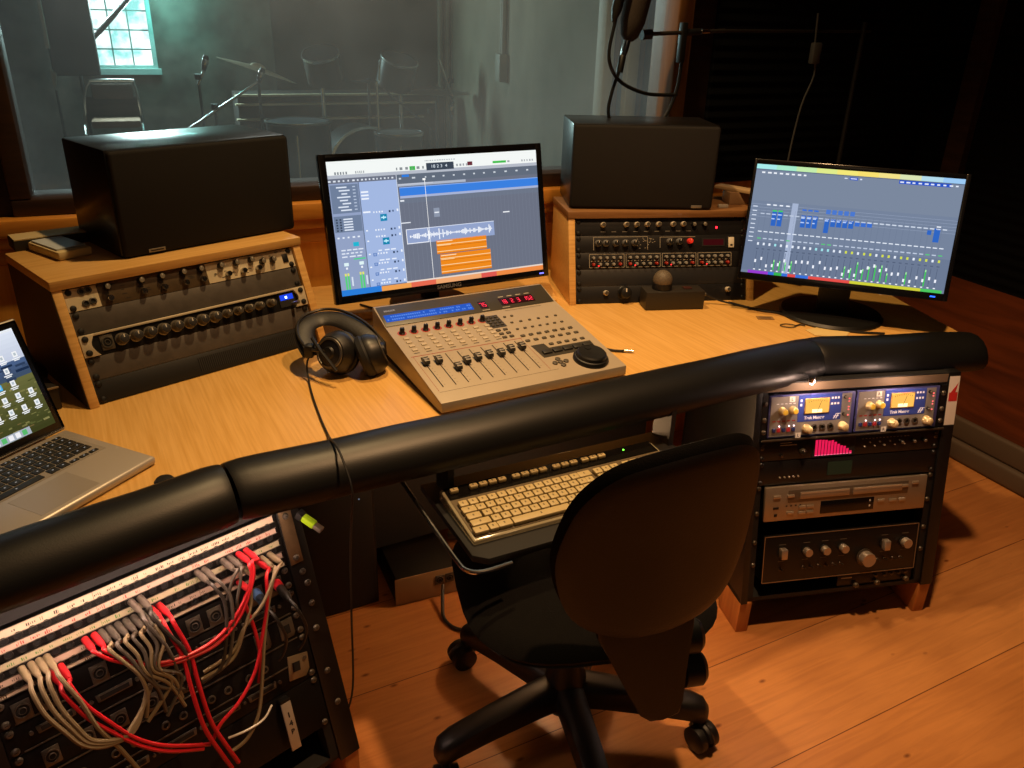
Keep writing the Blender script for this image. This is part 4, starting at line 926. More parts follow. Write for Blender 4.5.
def fq(x0, h0, x1, h1, off): return ((x0, h0*t-off, h0), (x1, h0*t-off, h0), (x1, h1*t-off, h1), (x0, h1*t-off, h1))
b.quad(*fq(.487, .43, .5155, .552, .001)).use(mat('sticker_red', '#c02a2a', .5)).quad(*fq(.490, .490, .5135, .512, .0016)).prism([fq(.494, .512, .498, .53, .0016)[0], fq(.494, .512, .506, .53, .0016)[1], fq(.494, .512, .512, .535, .0016)[2]], (0, -.0002, 0))
b.build('sticker', rk, flat=True)
for k, h in enumerate((.10, .16, .235, .30, .40)):
    for x in (.009, PW-.009): o = put(SCREWC, 'screw', rk, (x, h*t+.006, h)); o.rotation_euler = (-FB.tilt, 0, 0)
# channel strips: two half-rack units side by side on a 19 inch tray
SBL = mat('strip_blue', '#3a4ea8', .4, .1); SGR = mat('strip_silver', '#9a9692', .45, .4); SFR = mat('strip_frame_blue', '#4a4d8c', .4)
K_CR = knob_mesh('knob', .0085, .016, mat('cream_knob', '#d8c69a', .4), mat('yellow_cap', '#d8b83c', .4), None, .0098)
K_CR2 = knob_mesh('knob', .0095, .018, mat('cream_knob', '#d8c69a'), mat('cream_cap', '#cbb88a', .4), None, .011)
SWB = MB(mat('switch_blue', '#22306a', .5)).box(-.004, .004, -.004, 0, -.0045, .0045, .0006).mesh('switch')
SWR = MB(mat('switch_red', '#6a1c24', .5, emit='#c02020', es=.35)).box(-.004, .004, -.004, 0, -.0045, .0045, .0006).mesh('switch')
SHH = .105
tr_ = FB.thing('rack_tray', 'thin steel rack tray edge holding the two blue channel strips', 'rack tray', 0, -.113, .003)
MB(DULLS).box(0, PW, -.012, -.009, 0, .004, .0006).build('lip', tr_)
MB(STEELB).box(0, PW, -.012, .16, -.0016, 0).build('plate', tr_)
for x in (0, PW-.013): MB(STEELB).box(x, x+.013, -.003, 0, .004, .110).build('ear', tr_); 
for x in (.0065, PW-.0065):
    for z in (.02, .05, .09): put(SCREWC, 'screw', tr_, (x, -.003, z))
def strip(u0, label, tagtxt):
    r = FB.thing('channel_strip', label, 'channel strip', u0, -.1085, .0, 'blue channel strips with lit meters'); w = .2215
    MB(SFR).box(0, w, 0, .004, 0, SHH, .001).build('face_plate', r)
    MB(mat('strip_body', '#22233a', .5)).box(.004, w-.004, .0042, .15, .003, SHH-.003).build('chassis', r)
    MB(SGR).prism([(.004, -.0012, .004), (w-.010, -.0012, .004), (w-.010, -.0012, .101), (.186, -.0012, .101), (.186, -.0012, .036), (.073, -.0012, .036), (.073, -.0012, .101), (.004, -.0012, .101)], (0, .0011, 0)).build('silver_panel', r)
    MB(SBL).box(.074, .185, -.0014, -.0001, .037, .1015).build('blue_panel', r)
    MB(mat('vu_bezel', '#c8a060', .4)).box(.089, .153, -.0045, -.0014, .056, .094, .0015).use(G('#f0b050', 1.25)).rect(.0915, .0585, .1505, .0915, -.0047).use(G('#ffe6a8', 1.9)).rect(.108, .0585, .134, .067, -.0048).use(mat('vu_ink', '#4a2c10')).quad((.121, -.0049, .062), (.1222, -.0049, .062), (.131, -.0049, .086), (.130, -.0049, .086)).build('meter', r, flat=True)
    mk = MB(mat('vu_ink', '#4a2c10'))
    for i in range(9): x = .098+i*.0057; z = .084+.004*math.sin(PI*i/8); mk.rect(x, z, x+.001, z+.003, -.0050)
    mk.build('meter_scale', r, flat=True)
    text('Trak Master', .0105, mat('print_white', '#e8e8f0', .5, emit='#e8e8f0', es=.15), r, (.117, -.0016, .0455), bold=.0003)
    lg = MB(mat('print_white', '#e8e8f0'))
    for dx in (0, .006):
        lg.quad((.166+dx, -.0017, .040), (.169+dx, -.0017, .040), (.1755+dx, -.0017, .0525), (.1725+dx, -.0017, .0525)); lg.quad((.1665+dx, -.0017, .0455), (.1745+dx, -.0017, .0455), (.1755+dx, -.0017, .0472), (.1675+dx, -.0017, .0472)); lg.quad((.1725+dx, -.0017, .0512), (.179+dx, -.0017, .0512), (.1797+dx, -.0017, .0528), (.173+dx, -.0017, .0528))
    lg.build('emblem', r, flat=True)
    put(K_CR, 'knob', r, (.033, -.0013, .067)); put(K_CR, 'knob', r, (.059, -.0013, .068))
    put(K_CR2, 'knob', r, (.098, -.0013, .020)); put(K_CR2, 'knob', r, (.192, -.0013, .021))
    for x in (.118, .139, .161): put(JACK, 'jack', r, (x, -.0013, .021), None).scale = (1.15, 1.15, 1.15)
    for i, x in enumerate((.014, .0265, .039, .0515, .064)):
        put(SWB if i % 2 == 0 else SWR, 'switch', r, (x, -.0013, .020)); 
        if i % 2 or i == 4: put(led_mesh('led', '#ffd8d8', .0016, 5), 'led', r, (x+.002, -.0013, .029))
        MB(mat('print_red', '#a02828', .5)).rect(x-.004, .040, x+.004, .043, -.0014).build('panel_print', r, flat=True)
    lm = MB(G('#ff6a6a', 1.6))
    for i in range(8):
        if i % 3 != 1: lm.rect(.203, .045+i*.0068, .207, .048+i*.0068, -.0015)
    lm.build('level_lights', r, flat=True)
    for z in (.050, .092): put(K_BLK, 'small_knob', r, (.193, -.0013, z)).scale = (.6, .5, .6)
    pr = MB(mat('print_white', '#e8e8f0'))
    for i in range(6): pr.rect(.158+(i % 3)*.008, .075+(i//3)*.014, .163+(i % 3)*.008, .080+(i//3)*.014, -.0016)
    pr.rect(.078, .075, .083, .081, -.0016).rect(.078, .086, .083, .092, -.0016)
    for i in range(5): pr.rect(.018+i*.0105, .083, .024+i*.0105, .0845, -.0014)
    pr.build('panel_print', r, flat=True)
    for (x, z) in ((.056, .094), (.078, .004)):
        MB(mat('tape_white', '#e4ded4', .7)).rect(x-.007, z-.006, x+.007, z+.007, -.003).build('tape_label', r, flat=True)
        text(tagtxt, .010, MATTEB, r, (x, -.0032, z), 'label_letter', bold=.0002)
    return r
strip(.0165, 'left blue channel strip with lit amber meter and cream knobs, top of right floor rack', 'L')
strip(.2425, 'right blue channel strip with lit amber meter and cream knobs, top of right floor rack', 'R')
# analyser and dark unit
r = unit(FB, -.116, 'black rack unit with a magenta-red bar display, under the blue channel strips', name='spectrum_analyser', cat='rack unit', face=mat('analyser_black', '#151414', .35), hu=1.15)
dz = MB(MATTEB).box(.140, .252, -.0018, -.0003, .001, .049)
hs = [1, 1, .98, .96, .9, .92, .8, .66, .55, .5, .34, .18]
dz.use(G('#d01848', 1.3))
for i, h in enumerate(hs): dz.rect(.146+i*.0083, .005, .1527+i*.0083, .005+.04*h, -.002)
dz.use(G('#ff6a90', 1.6))
for i in range(12): dz.rect(.146+i*.0083, .005, .1527+i*.0083, .0062, -.0021)
dz.build('bar_display', r, flat=True)
put(knob_mesh('knob', .008, .012, DULLS, BLACK, WHITE), 'knob', r, (.112, 0, .02))
for x in (.06, .068): put(K_SIL, 'small_knob', r, (.058, 0, .012)).scale = (.7, .7, .7)
bt = MB(mat('small_pale_switch', '#a59c8e', .4)).lathe([(.002, 0), (.002, -.004)], (0, 0, 0), (0, 1, 0), 8).mesh('toggle')
for i in range(9): put(bt, 'toggle', r, (.278+i*.0135, 0, .030 if i % 2 else .020))
for x in (.376, .41, .44): put(K_BLK, 'knob', r, (x, 0, .026)).scale = (.8, .8, .8)
pr = MB(mat('print_pale', '#b0a898')); pr.rect(.055, .042, .085, .0435, -.0004).rect(.055, .036, .098, .038, -.0004)
text('RA-1000', .0055, mat('print_pale', '#b0a898'), r, (.435, -.0006, .046)) if False else None
for i in range(14): pr.rect(.27+i*.0095, .0385, .275+i*.0095, .0395, -.0004)
pr.rect(.425, .0475, .448, .049, -.0004); pr.build('panel_print', r, flat=True)
r = unit(FB, -.169, 'plain black rack unit with small dim screen, above the silver disc player', name='rack_processor', cat='rack unit', face=mat('analyser_black', '#151414'), hu=1.35)
MB(mat('dim_lcd', '#1f2c20', .25, emit='#3a5a40', es=.04)).box(.185, .25, -.0012, -.0003, .014, .048).build('screen', r)
for i in range(5): put(bt, 'toggle', r, (.06+i*.012, 0, .018))
# disc player
dp = FB.thing('disc_player', 'silver twin-tray disc player in the middle of the right floor rack', 'disc player', .0215, -.3205, .0)
PS = mat('champagne_silver', '#a89a88', .35, .6, noise=.05, ns=20); w, h = .4365, .0885
MB(PS).box(0, w, -.006, .004, 0, h, .0025).build('face_plate', dp); MB(STEELB).box(.004, w-.004, .0042, .28, .002, h-.003).build('chassis', dp)
MB(mat('tray_recess', '#6e6254', .4, .5)).box(.060, .384, -.0068, -.006, .046, .078, .0005).build('tray_surround', dp)
for x0, x1 in ((.090, .222), (.232, .366)): MB(PS).box(x0, x1, -.0092, -.0068, .054, .072, .001).use(mat('tray_line', '#d8cab4', .3, .6)).box(x0+.002, x1-.002, -.0095, -.0092, .067, .071).build('disc_tray', dp)
MB(mat('player_window', '#120e0c', .15)).box(.148, .293, -.0068, -.006, .010, .043, .0004).use(WHITE).rect(.280, .032, .284, .037, -.0069).rect(.280, .018, .284, .023, -.0069).build('display_window', dp)
pb_ = MB(mat('player_button', '#bcae9a', .35, .6)).box(-.009, .009, -.0035, 0, -.0038, .0038, .001).mesh('button')
for x, z in ((.030, .064), (.068, .020), (.098, .033), (.120, .033), (.098, .018), (.120, .018), (.312, .032), (.345, .030), (.370, .030), (.402, .072), (.066, .064), (.374, .066)): put(pb_, 'button', dp, (x, -.0062, z))
MB(BLACK).box(.022, .037, -.0075, -.006, .031, .037, .0005).box(.026, .034, -.0075, -.006, .012, .019, .0005).build('power_switch', dp)
pr = MB(mat('print_dark', '#3a3028', .6))
for i in range(4): pr.rect(.055+i*.012, .036, .06+i*.012, .040, -.0064)
pr.build('panel_print', dp, flat=True)
# amplifier
am = FB.thing('amplifier', 'black hi-fi amplifier with silver knobs at the bottom of the right floor rack', 'amplifier', .0295, -.4865, .0)
w, h = .423, .1255
MB(mat('amp_black', '#14110f', .4, .2)).box(0, w, -.004, .004, 0, h, .0012).build('face_plate', am); MB(STEELB).box(.004, w-.004, .0042, .3, .002, h-.003).build('chassis', am)
tm = MB(mat('amp_trim', '#a39a8c', .3, .8)); tm.box(0, .0018, -.0052, -.004, 0, h).box(w-.0018, w, -.0052, -.004, 0, h).box(0, w, -.0052, -.004, 0, .0018).box(0, w, -.0052, -.004, h-.0018, h); tm.build('trim', am)
AK = MB(mat('amp_knob', '#b8aca0', .3, .7)).lathe([(.0105, 0), (.0105, -.015), (.0098, -.017), (.0001, -.017)], (0, 0, 0), (0, 1, 0), 22, caps=False).use(MATTEB).lathe([(.0122, 0), (.0122, -.003)], (0, 0, 0), (0, 1, 0), 22).mesh('knob')
AKP = MB(mat('amp_knob', '#b8aca0')).box(-.008, .008, -.017, 0, -.013, .013, .002).use(MATTEB).lathe([(.0125, 0), (.0125, -.003)], (0, 0, 0), (0, 1, 0), 22).mesh('selector_knob')
AV = MB(mat('amp_knob', '#b8aca0')).lathe([(.0185, -.004), (.0185, -.021), (.0175, -.023), (.0001, -.0225)], (0, 0, 0), (0, 1, 0), 36, caps=False).use(mat('amp_knob_ring', '#5c544c', .3, .7)).lathe([(.0225, 0), (.0225, -.004), (.018, -.0045)], (0, 0, 0), (0, 1, 0), 36).mesh('volume_knob')
for x in (.1135, .1625, .2125): put(AK, 'knob', am, (x, -.004, .079))
put(AKP, 'selector_knob', am, (.0485, -.004, .0805)); put(AKP, 'selector_knob', am, (.3295, -.004, .0775)); put(AK, 'knob', am, (.3865, -.004, .0775)).scale = (1.2, 1, 1.2)
put(AV, 'volume_knob', am, (.2775, -.004, .0455))
TG = MB(mat('amp_toggle', '#5a5048', .35, .8)).cyl((0, 0, 0), (0, -.014, .004), .0022, .0016, 8).lathe([(.005, 0), (.004, -.002)], (0, 0, 0), (0, 1, 0), 10).mesh('toggle')
for x in (.048, .11, .13, .152, .172, .192, .212, .315, .335, .36, .38): put(TG, 'toggle', am, (x, -.004, .034))
pr = MB(mat('amp_print', '#6a6258', .6))
for x in (.04, .105, .155, .205, .32, .378): pr.rect(x, .1, x+.018, .1018, -.0043).rect(x, .055, x+.016, .0565, -.0043)
pr.build('panel_print', am, flat=True)
r = FB.thing('preamp', 'small half-width black unit with little silver knobs under the amplifier', 'rack unit', .25, -.537, .012)
MB(mat('analyser_black', '#151414')).box(0, .212, 0, .003, 0, .042, .0006).build('face_plate', r); MB(STEELB).box(.002, .21, .0032, .12, .001, .041).build('chassis', r)
SK = knob_mesh('knob', .0068, .014, SILVER, DULLS, MATTEB)
for x, z in ((.048, .014), (.108, .015), (.19, .018)): put(SK, 'knob', r, (x, 0, z))
for x, z in ((.105, .033), (.130, .033), (.150, .034), (.170, .034), (.19, .036)): put(SK, 'small_knob', r, (x, 0, z)).scale = (.6, .6, .6)
pr = MB(mat('print_pale', '#b0a898')); pr.rect(.01, .03, .04, .0335, -.0004); pr.build('panel_print', r, flat=True)

# ------------------------------------------------------------------ left under-desk rack: patchbays and cables
rk2, hz2, t2 = floor_rack(FP, 'black slant-fronted floor rack of patchbays under the left wing of the desk', .09, .628, .34, -.02, PW+.045, .05)
o = MB(mat('brass_bracket', '#7a6448', .42, .6, noise=.3, ns=40)).box(PW+.003, PW+.028, -.004, -.001, -.105, .004, .0006).build('rail_bracket', None)
o.matrix_world = Matrix.Translation(FP.P) @ Matrix.Rotation(FP.yaw, 4, 'Z') @ Matrix.Rotation(-FP.tilt, 4, 'X')
bpy.context.view_layer.update(); mwx = o.matrix_world.copy(); o.parent = rk2; o.matrix_parent_inverse = Matrix(); o.matrix_local = rk2.matrix_world.inverted() @ mwx
inv2 = rk2.matrix_world.inverted()
for (u, v) in ((.0155+PW, -.012), (.0155+PW, -.094), (.022+PW, -.125), (.026+PW, -.15), (.024+PW, -.19), (.02+PW, -.24), (.02+PW, -.33), (.024+PW, -.40)):
    o = put(SCREWC, 'screw', rk2); o.matrix_local = inv2 @ (Matrix.Translation(FP.at(u, v, -.0042 if v > -.1 else -.001)) @ Matrix.Rotation(FP.yaw, 4, 'Z') @ Matrix.Rotation(-FP.tilt, 4, 'X'))
LABW = mat('label_white', '#b9a892', .6); LABP = mat('label_pink', '#b39c8c', .6); LABG = mat('label_green_tint', '#aaa083', .6); INK = mat('label_ink', '#2c2420', .8); INKG = mat('label_ink_green', '#4a7a3a', .8); INKR = mat('label_ink_red', '#9a2c2c', .8)
PJ = MB(mat('patch_jack', '#24211e', .4, .4)).lathe([(.0068, 0), (.0064, -.0014), (.0044, -.0014), (.0044, .001)], (0, 0, 0), (0, 1, 0), 14, caps=False).use(mat('slot_black', '#020202')).lathe([(.0044, -.0004), (.0001, -.0004)], (0, 0, 0), (0, 1, 0), 14, caps=False).mesh('jack')
RV = [-.0185, -.0405, -.0655, -.0885]                          # jack rows measured down the panel
def patchbay(vtop, h, label, rowsv, labs):
    r = FP.thing('patchbay', label, 'patchbay', 0, vtop-h, 0)
    MB(mat('patchbay_black', '#090808', .55, spec=.25)).box(0, PW, 0, .003, 0, h-.0006, .0004).build('face_plate', r); MB(STEELB).box(.02, PW-.02, .0032, .1, .001, h-.002).build('chassis', r)
    for v in rowsv:
        for i in range(24): put(PJ, 'jack', r, (.021+i*.01915, 0, h+(v-vtop)))
    for (z0, z1, m, ink, dens) in labs:
        b = MB(m).box(.008, PW-.008, -.0012, 0, z0, z1).use(DULLS).box(.006, PW-.006, -.002, 0, z0-.0012, z0).box(.006, PW-.006, -.002, 0, z1, z1+.001)
        b.use(ink)
        for i in range(24):
            if random.random() > dens: continue
            x = .014+i*.01915; zc = (z0+z1)/2
            for k in range(random.randint(2, 5)): q = x+.0008+k*.0028; hh = random.uniform(.0014, .0034); b.rect(q, zc-hh, q+random.uniform(.0006, .0018), zc+hh*random.random(), -.0014)
            if i % 8 == 0: b.rect(x-.001, z0, x-.0004, z1, -.0014)
        b.build('label_strip', r)
    return r
patchbay(0, .047, 'upper patchbay with white and pink label strips, under the left wing pad', RV[:2], ((.0335, .0455, LABW, INK, .9), (.0125, .0215, LABP, INKR, .95)))
patchbay(-.0475, .053, 'lower patchbay with green-tinted label strip, filled with red, grey and cream leads', RV[2:], ((.0415, .0515, LABG, INKG, .9), (.0175, .0275, LABP, INK, .5), (.0015, .0065, LABW, INK, .3)))
def fpanel(v, h, label, name, cat):
    r = FP.thing(name, label, cat, 0, v-h, .002)
    MB(mat('patchbay_black', '#161414')).box(0, PW, 0, .003, 0, h-.001, .0005).build('face_plate', r); MB(STEELB).box(.02, PW-.02, .0032, .12, .001, h-.002).build('chassis', r)
    for x in (.0095, PW-.0095):
        for z in (.007, h-.008): put(SCREWC, 'screw', r, (x, 0, z))
    return r
r = fpanel(-.1015, .0445, 'black socket panel with square silver combo sockets, directly below the patchbays', 'socket_panel', 'socket panel')
for x in (.034, .070, .143, .297, .334, .412, .450): put(XLR, 'combo_socket', r, (x, 0, .0175)).scale = (1.05, 1, 1.05)
MB(DULLS).box(.02, PW-.02, -.002, 0, .0005, .0025).build('edge_trim', r)
r = fpanel(-.1465, .0445, 'black connector panel with long multi-pin sockets, second below the patchbays', 'connector_panel', 'connector panel')
DS_ = MB(DULLS).prism([(-.026, -.004, -.006), (.026, -.004, -.006), (.028, -.004, .006), (-.028, -.004, .006)], (0, .004, 0), .0008).use(MATTEB).box(-.022, .022, -.0044, -.004, -.0035, .0035).use(DULLS).lathe([(.003, -.005), (.003, 0)], (-.035, 0, 0), (0, 1, 0), 8).lathe([(.003, -.005), (.003, 0)], (.035, 0, 0), (0, 1, 0), 8).mesh('multi_pin_socket')
for x in (.07, .155, .24, .325, .41): put(DS_, 'multi_pin_socket', r, (x, 0, .024))
MB(DULLS).box(.02, PW-.02, -.002, 0, .0005, .0022).build('edge_trim', r)
r = fpanel(-.1915, .0445, 'black connector panel with two square silver network sockets at its right end', 'network_panel', 'connector panel')
EC = MB(DULLS).prism([(-.014, -.003, -.018), (.010, -.003, -.018), (.014, -.003, -.012), (.014, -.003, .018), (-.014, -.003, .018)], (0, .003, 0), .0008).use(MATTEB).box(-.008, .006, -.0034, -.003, -.009, .008).mesh('network_socket')
for x in (.40, .448): put(EC, 'network_socket', r, (x, 0, .022))
for x in (.05, .10, .15, .2, .25): put(XLR, 'combo_socket', r, (x, 0, .02))
r = fpanel(-.2365, .0890, 'tall black rack panel with one tilted silver socket plate at its right end', 'rack_unit', 'rack unit')
EC2 = MB(mat('plate_beige', '#8a7a60', .45, .5)).prism([(-.020, -.003, -.022), (.014, -.003, -.024), (.022, -.003, -.012), (.022, -.003, .020), (-.018, -.003, .024)], (0, .003, 0), .001).use(MATTEB).box(-.011, .004, -.0036, -.003, -.008, .010).use(DULLS).lathe([(.004, -.0055), (.003, -.003)], (.014, 0, .012), (0, 1, 0), 10).mesh('socket_plate')
put(EC2, 'socket_plate', r, (.450, 0, .034), (0, .12, 0))
for x in (.05, .13, .21, .29, .36): put(JACK, 'jack', r, (x, 0, .06)); put(JACK, 'jack', r, (x+.03, 0, .06)); put(DS_, 'multi_pin_socket', r, (x+.015, 0, .024))
for z in (.044, .0885): MB(DULLS).box(.02, PW-.02, -.002, 0, z-.003, z-.001).build('edge_trim', r)
r = fpanel(-.3265, .105, 'black drive unit with a white written label bar, low in the left floor rack', 'drive_unit', 'drive unit')
b = MB(mat('label_bar_silver', '#b4aa9c', .45, .3)).box(-.0095, .0095, -.016, -.012, -.095, .0, .001).use(STEELB).box(-.0095, .0095, -.016, 0, .0, .006, .001)
o = b.build('label_bar', r, (.405, 0, .095)); o.rotation_euler = (0, .02, 0)
for i, ch in enumerate('14B'): text(ch, .014, INK, r, (.4045+.0, -.0166, .070-i*.017), 'label_letter', bold=.0006)
uo = o = thing('usb_plug', 'lime green and silver plug sticking out at the top right of the left floor rack', 'plug', FP.at(PW+.036, -.018, -.03), -.35)
MB(mat('lime_plastic', '#9ac020', .4, emit='#7aa010', es=.12)).box(0, .026, -.007, .007, -.006, .006, .002).build('grip', o)
MB(SILVER).box(.026, .042, -.006, .006, -.004, .004, .0006).build('metal_shell', o)
MB(MATTEB).box(-.012, 0, -.008, .008, -.007, .007, .001).build('collar', o)

uo.rotation_euler[1] = .45
# patch leads
CAMP = V3((0, 0, H))
def lead_pt(u, v, w):                   # leads sag forward of the panel by w
    X = FP.at(u+PW, v, 0); d = CAMP-X; k = w/(-(d.dot(FP.Wd))); return X+d*k
def lead(name, label, group, col, dots, ends=(True, False), r=.0032, w0=.05, w1=.055, plug=None, pr=.0056):
    m = mat('lead_'+col.strip('#'), col, .42)
    pm_ = mat('plug_'+(plug or col).strip('#'), plug or col, .45)
    T = thing(name, label, 'patch cable', lead_pt(dots[0][0], dots[0][1], 0.0), 0, group)
    off = T.location; n = len(dots); P = []
    def row(v): return min(RV, key=lambda q: abs(q-v))
    def tip(d):
        X = FP.at(d[0]+PW, row(d[1]+.004), 0); return X
    a = tip(dots[0]); ax = (-FP.Wd-FP.V*.22).normalized()
    plugs = []
    if ends[0]: plugs.append((a, ax)); P += [a+ax*.036, a+ax*.046]
    else: P.append(lead_pt(dots[0][0], dots[0][1], w0))
    for i, d in enumerate(dots[1:-1], 1):
        t_ = i/(n-1); P.append(lead_pt(d[0], d[1], w0+(w1-w0)*t_+.012*math.sin(PI*t_)))
    if ends[1]:
        bq = tip(dots[-1]); plugs.append((bq, ax)); P += [bq+ax*.046, bq+ax*.036]
    else: P.append(lead_pt(dots[-1][0], dots[-1][1], w1))
    MB(m).tube([p-off for p in P], r, 8, 6).build('cable', T)
    for p, x in plugs:
        MB(pm_).lathe([(.0042, .001), (pr, .003), (pr, .028), (pr*.8, .036), (pr*.62, .042)], p-off, x, 14).build('plug', T)
    return T
RED = '#b81a26'; GRY = '#4e4842'; CRM = '#7e7058'; GD = '#34302d'
GR_R = 'red patch leads in the left floor rack'; GR_G = 'row of grey leads in the lower patchbay'; GR_C = 'cream leads at the left of the lower patchbay'
R1A = [(-.386, -.094), (-.382, -.124), (-.37, -.167), (-.345, -.216), (-.317, -.262), (-.278, -.3), (-.216, -.338)]
R1B = [(-.400, -.094), (-.393, -.136), (-.374, -.187), (-.347, -.231), (-.317, -.274), (-.279, -.310), (-.228, -.339)]
lead('patch_cable', 'red lead from the leftmost red plugs, upper of the pair, curving down to the right', GR_R, RED, R1A)
lead('patch_cable', 'red lead from the leftmost red plugs, lower of the pair, curving down to the right', GR_R, RED, R1B)
lead('patch_cable', 'red lead looping from left-centre plugs up to the right, lower strand of its pair', GR_R, RED, [(-.345, -.071), (-.338, -.093), (-.317, -.119), (-.279, -.148), (-.228, -.168), (-.17, -.17), (-.124, -.151), (-.085, -.115), (-.07, -.087), (-.07, -.069), (-.084, -.046)], (True, True))
lead('patch_cable', 'red lead looping from left-centre plugs up to the right, upper strand of its pair', GR_R, RED, [(-.331, -.071), (-.323, -.099), (-.297, -.13), (-.253, -.164), (-.21, -.176), (-.156, -.176), (-.107, -.148), (-.073, -.103), (-.064, -.080), (-.063, -.066), (-.070, -.046)], (True, True))
R3A = [(-.243, -.070), (-.228, -.114), (-.218, -.169), (-.219, -.231), (-.217, -.305), (-.203, -.365), (-.193, -.401)]
lead('patch_cable', 'thick bright red lead dropping straight down at centre, left strand', GR_R, RED, R3A, r=.0036)
lead('patch_cable', 'thick bright red lead dropping straight down at centre, right strand', GR_R, RED, [(u+.013, v+.003) for u, v in R3A], r=.0036)
lead('patch_cable', 'red lead falling from the right-hand red plug and sweeping back to the left', GR_R, RED, [(-.056, -.070), (-.046, -.105), (-.057, -.152), (-.082, -.206), (-.11, -.258), (-.149, -.294), (-.19, -.314), (-.208, -.332)])
lead('patch_cable', 'red lead hanging nearly straight beside the blue plug at right', GR_R, RED, [(-.096, -.091), (-.094, -.126), (-.091, -.186), (-.094, -.237), (-.109, -.281)])
for i in range(7):
    u = -.321+i*.0124; v = -.066
    k = i/6
    lead('patch_cable', 'grey lead in the row of seven grey plugs, %s' % ['next to the two red plugs', 'second from the two red plugs', 'third from the two red plugs', 'middle one of the row', 'third from the right of the row', 'second from the right of the row', 'rightmost of the row'][i], GR_G, GRY if i % 2 else CRM,
         [(u, v), (u+.004, -.100), (u+.018-.01*k, -.130), (-.287+.03*k, -.165), (-.285+.045*k+.01*(i % 3), -.20), (-.296+.03*(i % 4), -.235-.008*(i % 3))], r=.003, plug='#4a443e')
lead('patch_cable', 'grey lead from upper patchbay just left of the bright red plugs, left strand', 'grey leads from the upper patchbay', GRY, [(-.268, -.046), (-.255, -.086), (-.238, -.135), (-.232, -.18), (-.236, -.22)], r=.003, plug='#554d46')
lead('patch_cable', 'grey lead from upper patchbay just left of the bright red plugs, right strand', 'grey leads from the upper patchbay', GD, [(-.254, -.046), (-.244, -.08), (-.226, -.125), (-.212, -.16), (-.215, -.2), (-.235, -.225)], r=.003, plug='#554d46')
G_R = [(-.159, -.046), (-.138, -.079), (-.128, -.11), (-.134, -.15), (-.146, -.187), (-.165, -.22), (-.2, -.228)]
lead('patch_cable', 'dark grey lead curving past the square silver sockets, left strand', 'grey leads from the upper patchbay', GD, G_R, r=.003, plug='#554d46')
lead('patch_cable', 'dark grey lead curving past the square silver sockets, right strand', 'grey leads from the upper patchbay', GRY, [(u+.012, v+.002) for u, v in G_R], r=.003, plug='#554d46')
lead('patch_cable', 'short grey lead from upper patchbay beside the right-hand red plugs, left strand', 'grey leads from the upper patchbay', GRY, [(-.113, -.043), (-.092, -.069), (-.104, -.082), (-.123, -.111)], r=.0028, plug='#554d46')
lead('patch_cable', 'short grey lead from upper patchbay beside the right-hand red plugs, right strand', 'grey leads from the upper patchbay', GRY, [(-.1, -.043), (-.085, -.07), (-.094, -.095), (-.108, -.125), (-.112, -.16)], r=.0028, plug='#554d46')
for i, (ds, wd) in enumerate(((0, 'leftmost'), (.0125, 'second from left'), (.0235, 'third from left'), (.034, 'rightmost'))):
    lead('patch_cable', 'cream lead with long cream plug at the far left, %s of its four' % wd, GR_C, CRM, [(-.433+ds, -.07), (-.436+ds+.006, -.11), (-.424+ds*.9, -.15), (-.408+ds*.7, -.19), (-.39+ds*.6, -.226), (-.36+ds, -.246), (-.32, -.246+ds*.4), (-.296, -.215), (-.28+ds*.3, -.185)] if i < 3 else [(-.399, -.07), (-.39, -.11), (-.375, -.16), (-.365, -.21), (-.345, -.262), (-.33, -.31)], r=.0034, plug=CRM)
CR1 = [(-.047, -.070), (-.028, -.1), (-.055, -.153), (-.078, -.209), (-.099, -.271), (-.123, -.333), (-.154, -.366), (-.188, -.372)]
lead('patch_cable', 'cream lead from the far right plugs hanging in a long curve to the bottom', 'cream leads at the right of the lower patchbay', CRM, CR1, r=.003, plug=CRM)
lead('patch_cable', 'cream lead from the far right plugs sweeping left past the silver sockets', 'cream leads at the right of the lower patchbay', CRM, [(-.031, -.070), (-.024, -.101), (-.065, -.148), (-.106, -.172), (-.138, -.204), (-.193, -.212)], r=.003, plug=CRM)
lead('patch_cable', 'cream lead running between the blue plug and the multi-pin sockets', 'cream leads at the right of the lower patchbay', CRM, [(-.083, -.07), (-.074, -.10), (-.086, -.14), (-.110, -.178), (-.142, -.216), (-.2, -.222)], r=.003, plug=CRM)
lead('patch_cable', 'thin white double lead low at the right, beside the label bar', None, '#c8c4c0', [(-.098, -.334), (-.118, -.350), (-.15, -.352), (-.185, -.346)], (False, False), r=.002)
for (u, v, c1, c2, lb) in ((-.032, -.134, '#c8202c', '#1a1918', 'black plug with a red collar at the right end of the socket panel'), (-.072, -.133, '#4a6a9c', '#26303c', 'blue plug hanging left of the red-collared plug')):
    T = thing('audio_plug', lb, 'plug', FP.at(u+PW, v+.012, 0), FP.yaw, None, FP.tilt)
    MB(mat('plug_'+c1.strip('#'), c1, .4)).lathe([(.0085, -.002), (.0085, -.018), (.0075, -.022)], (0, 0, 0), (.15, 1, .25), 18).build('collar', T)
    MB(mat('plug_'+c2.strip('#'), c2, .4)).lathe([(.0078, -.02), (.0075, -.05), (.004, -.064)], (0, 0, 0), (.15, 1, .25), 18).build('body', T)
    MB(mat('cable_black', '#1a1918')).tube([(-.0085, -.06, -.015), (-.006, -.075, -.03), (.004, -.07, -.07), (.006, -.04, -.11), (0, -.02, -.13)], .003, 8).build('cable', T)

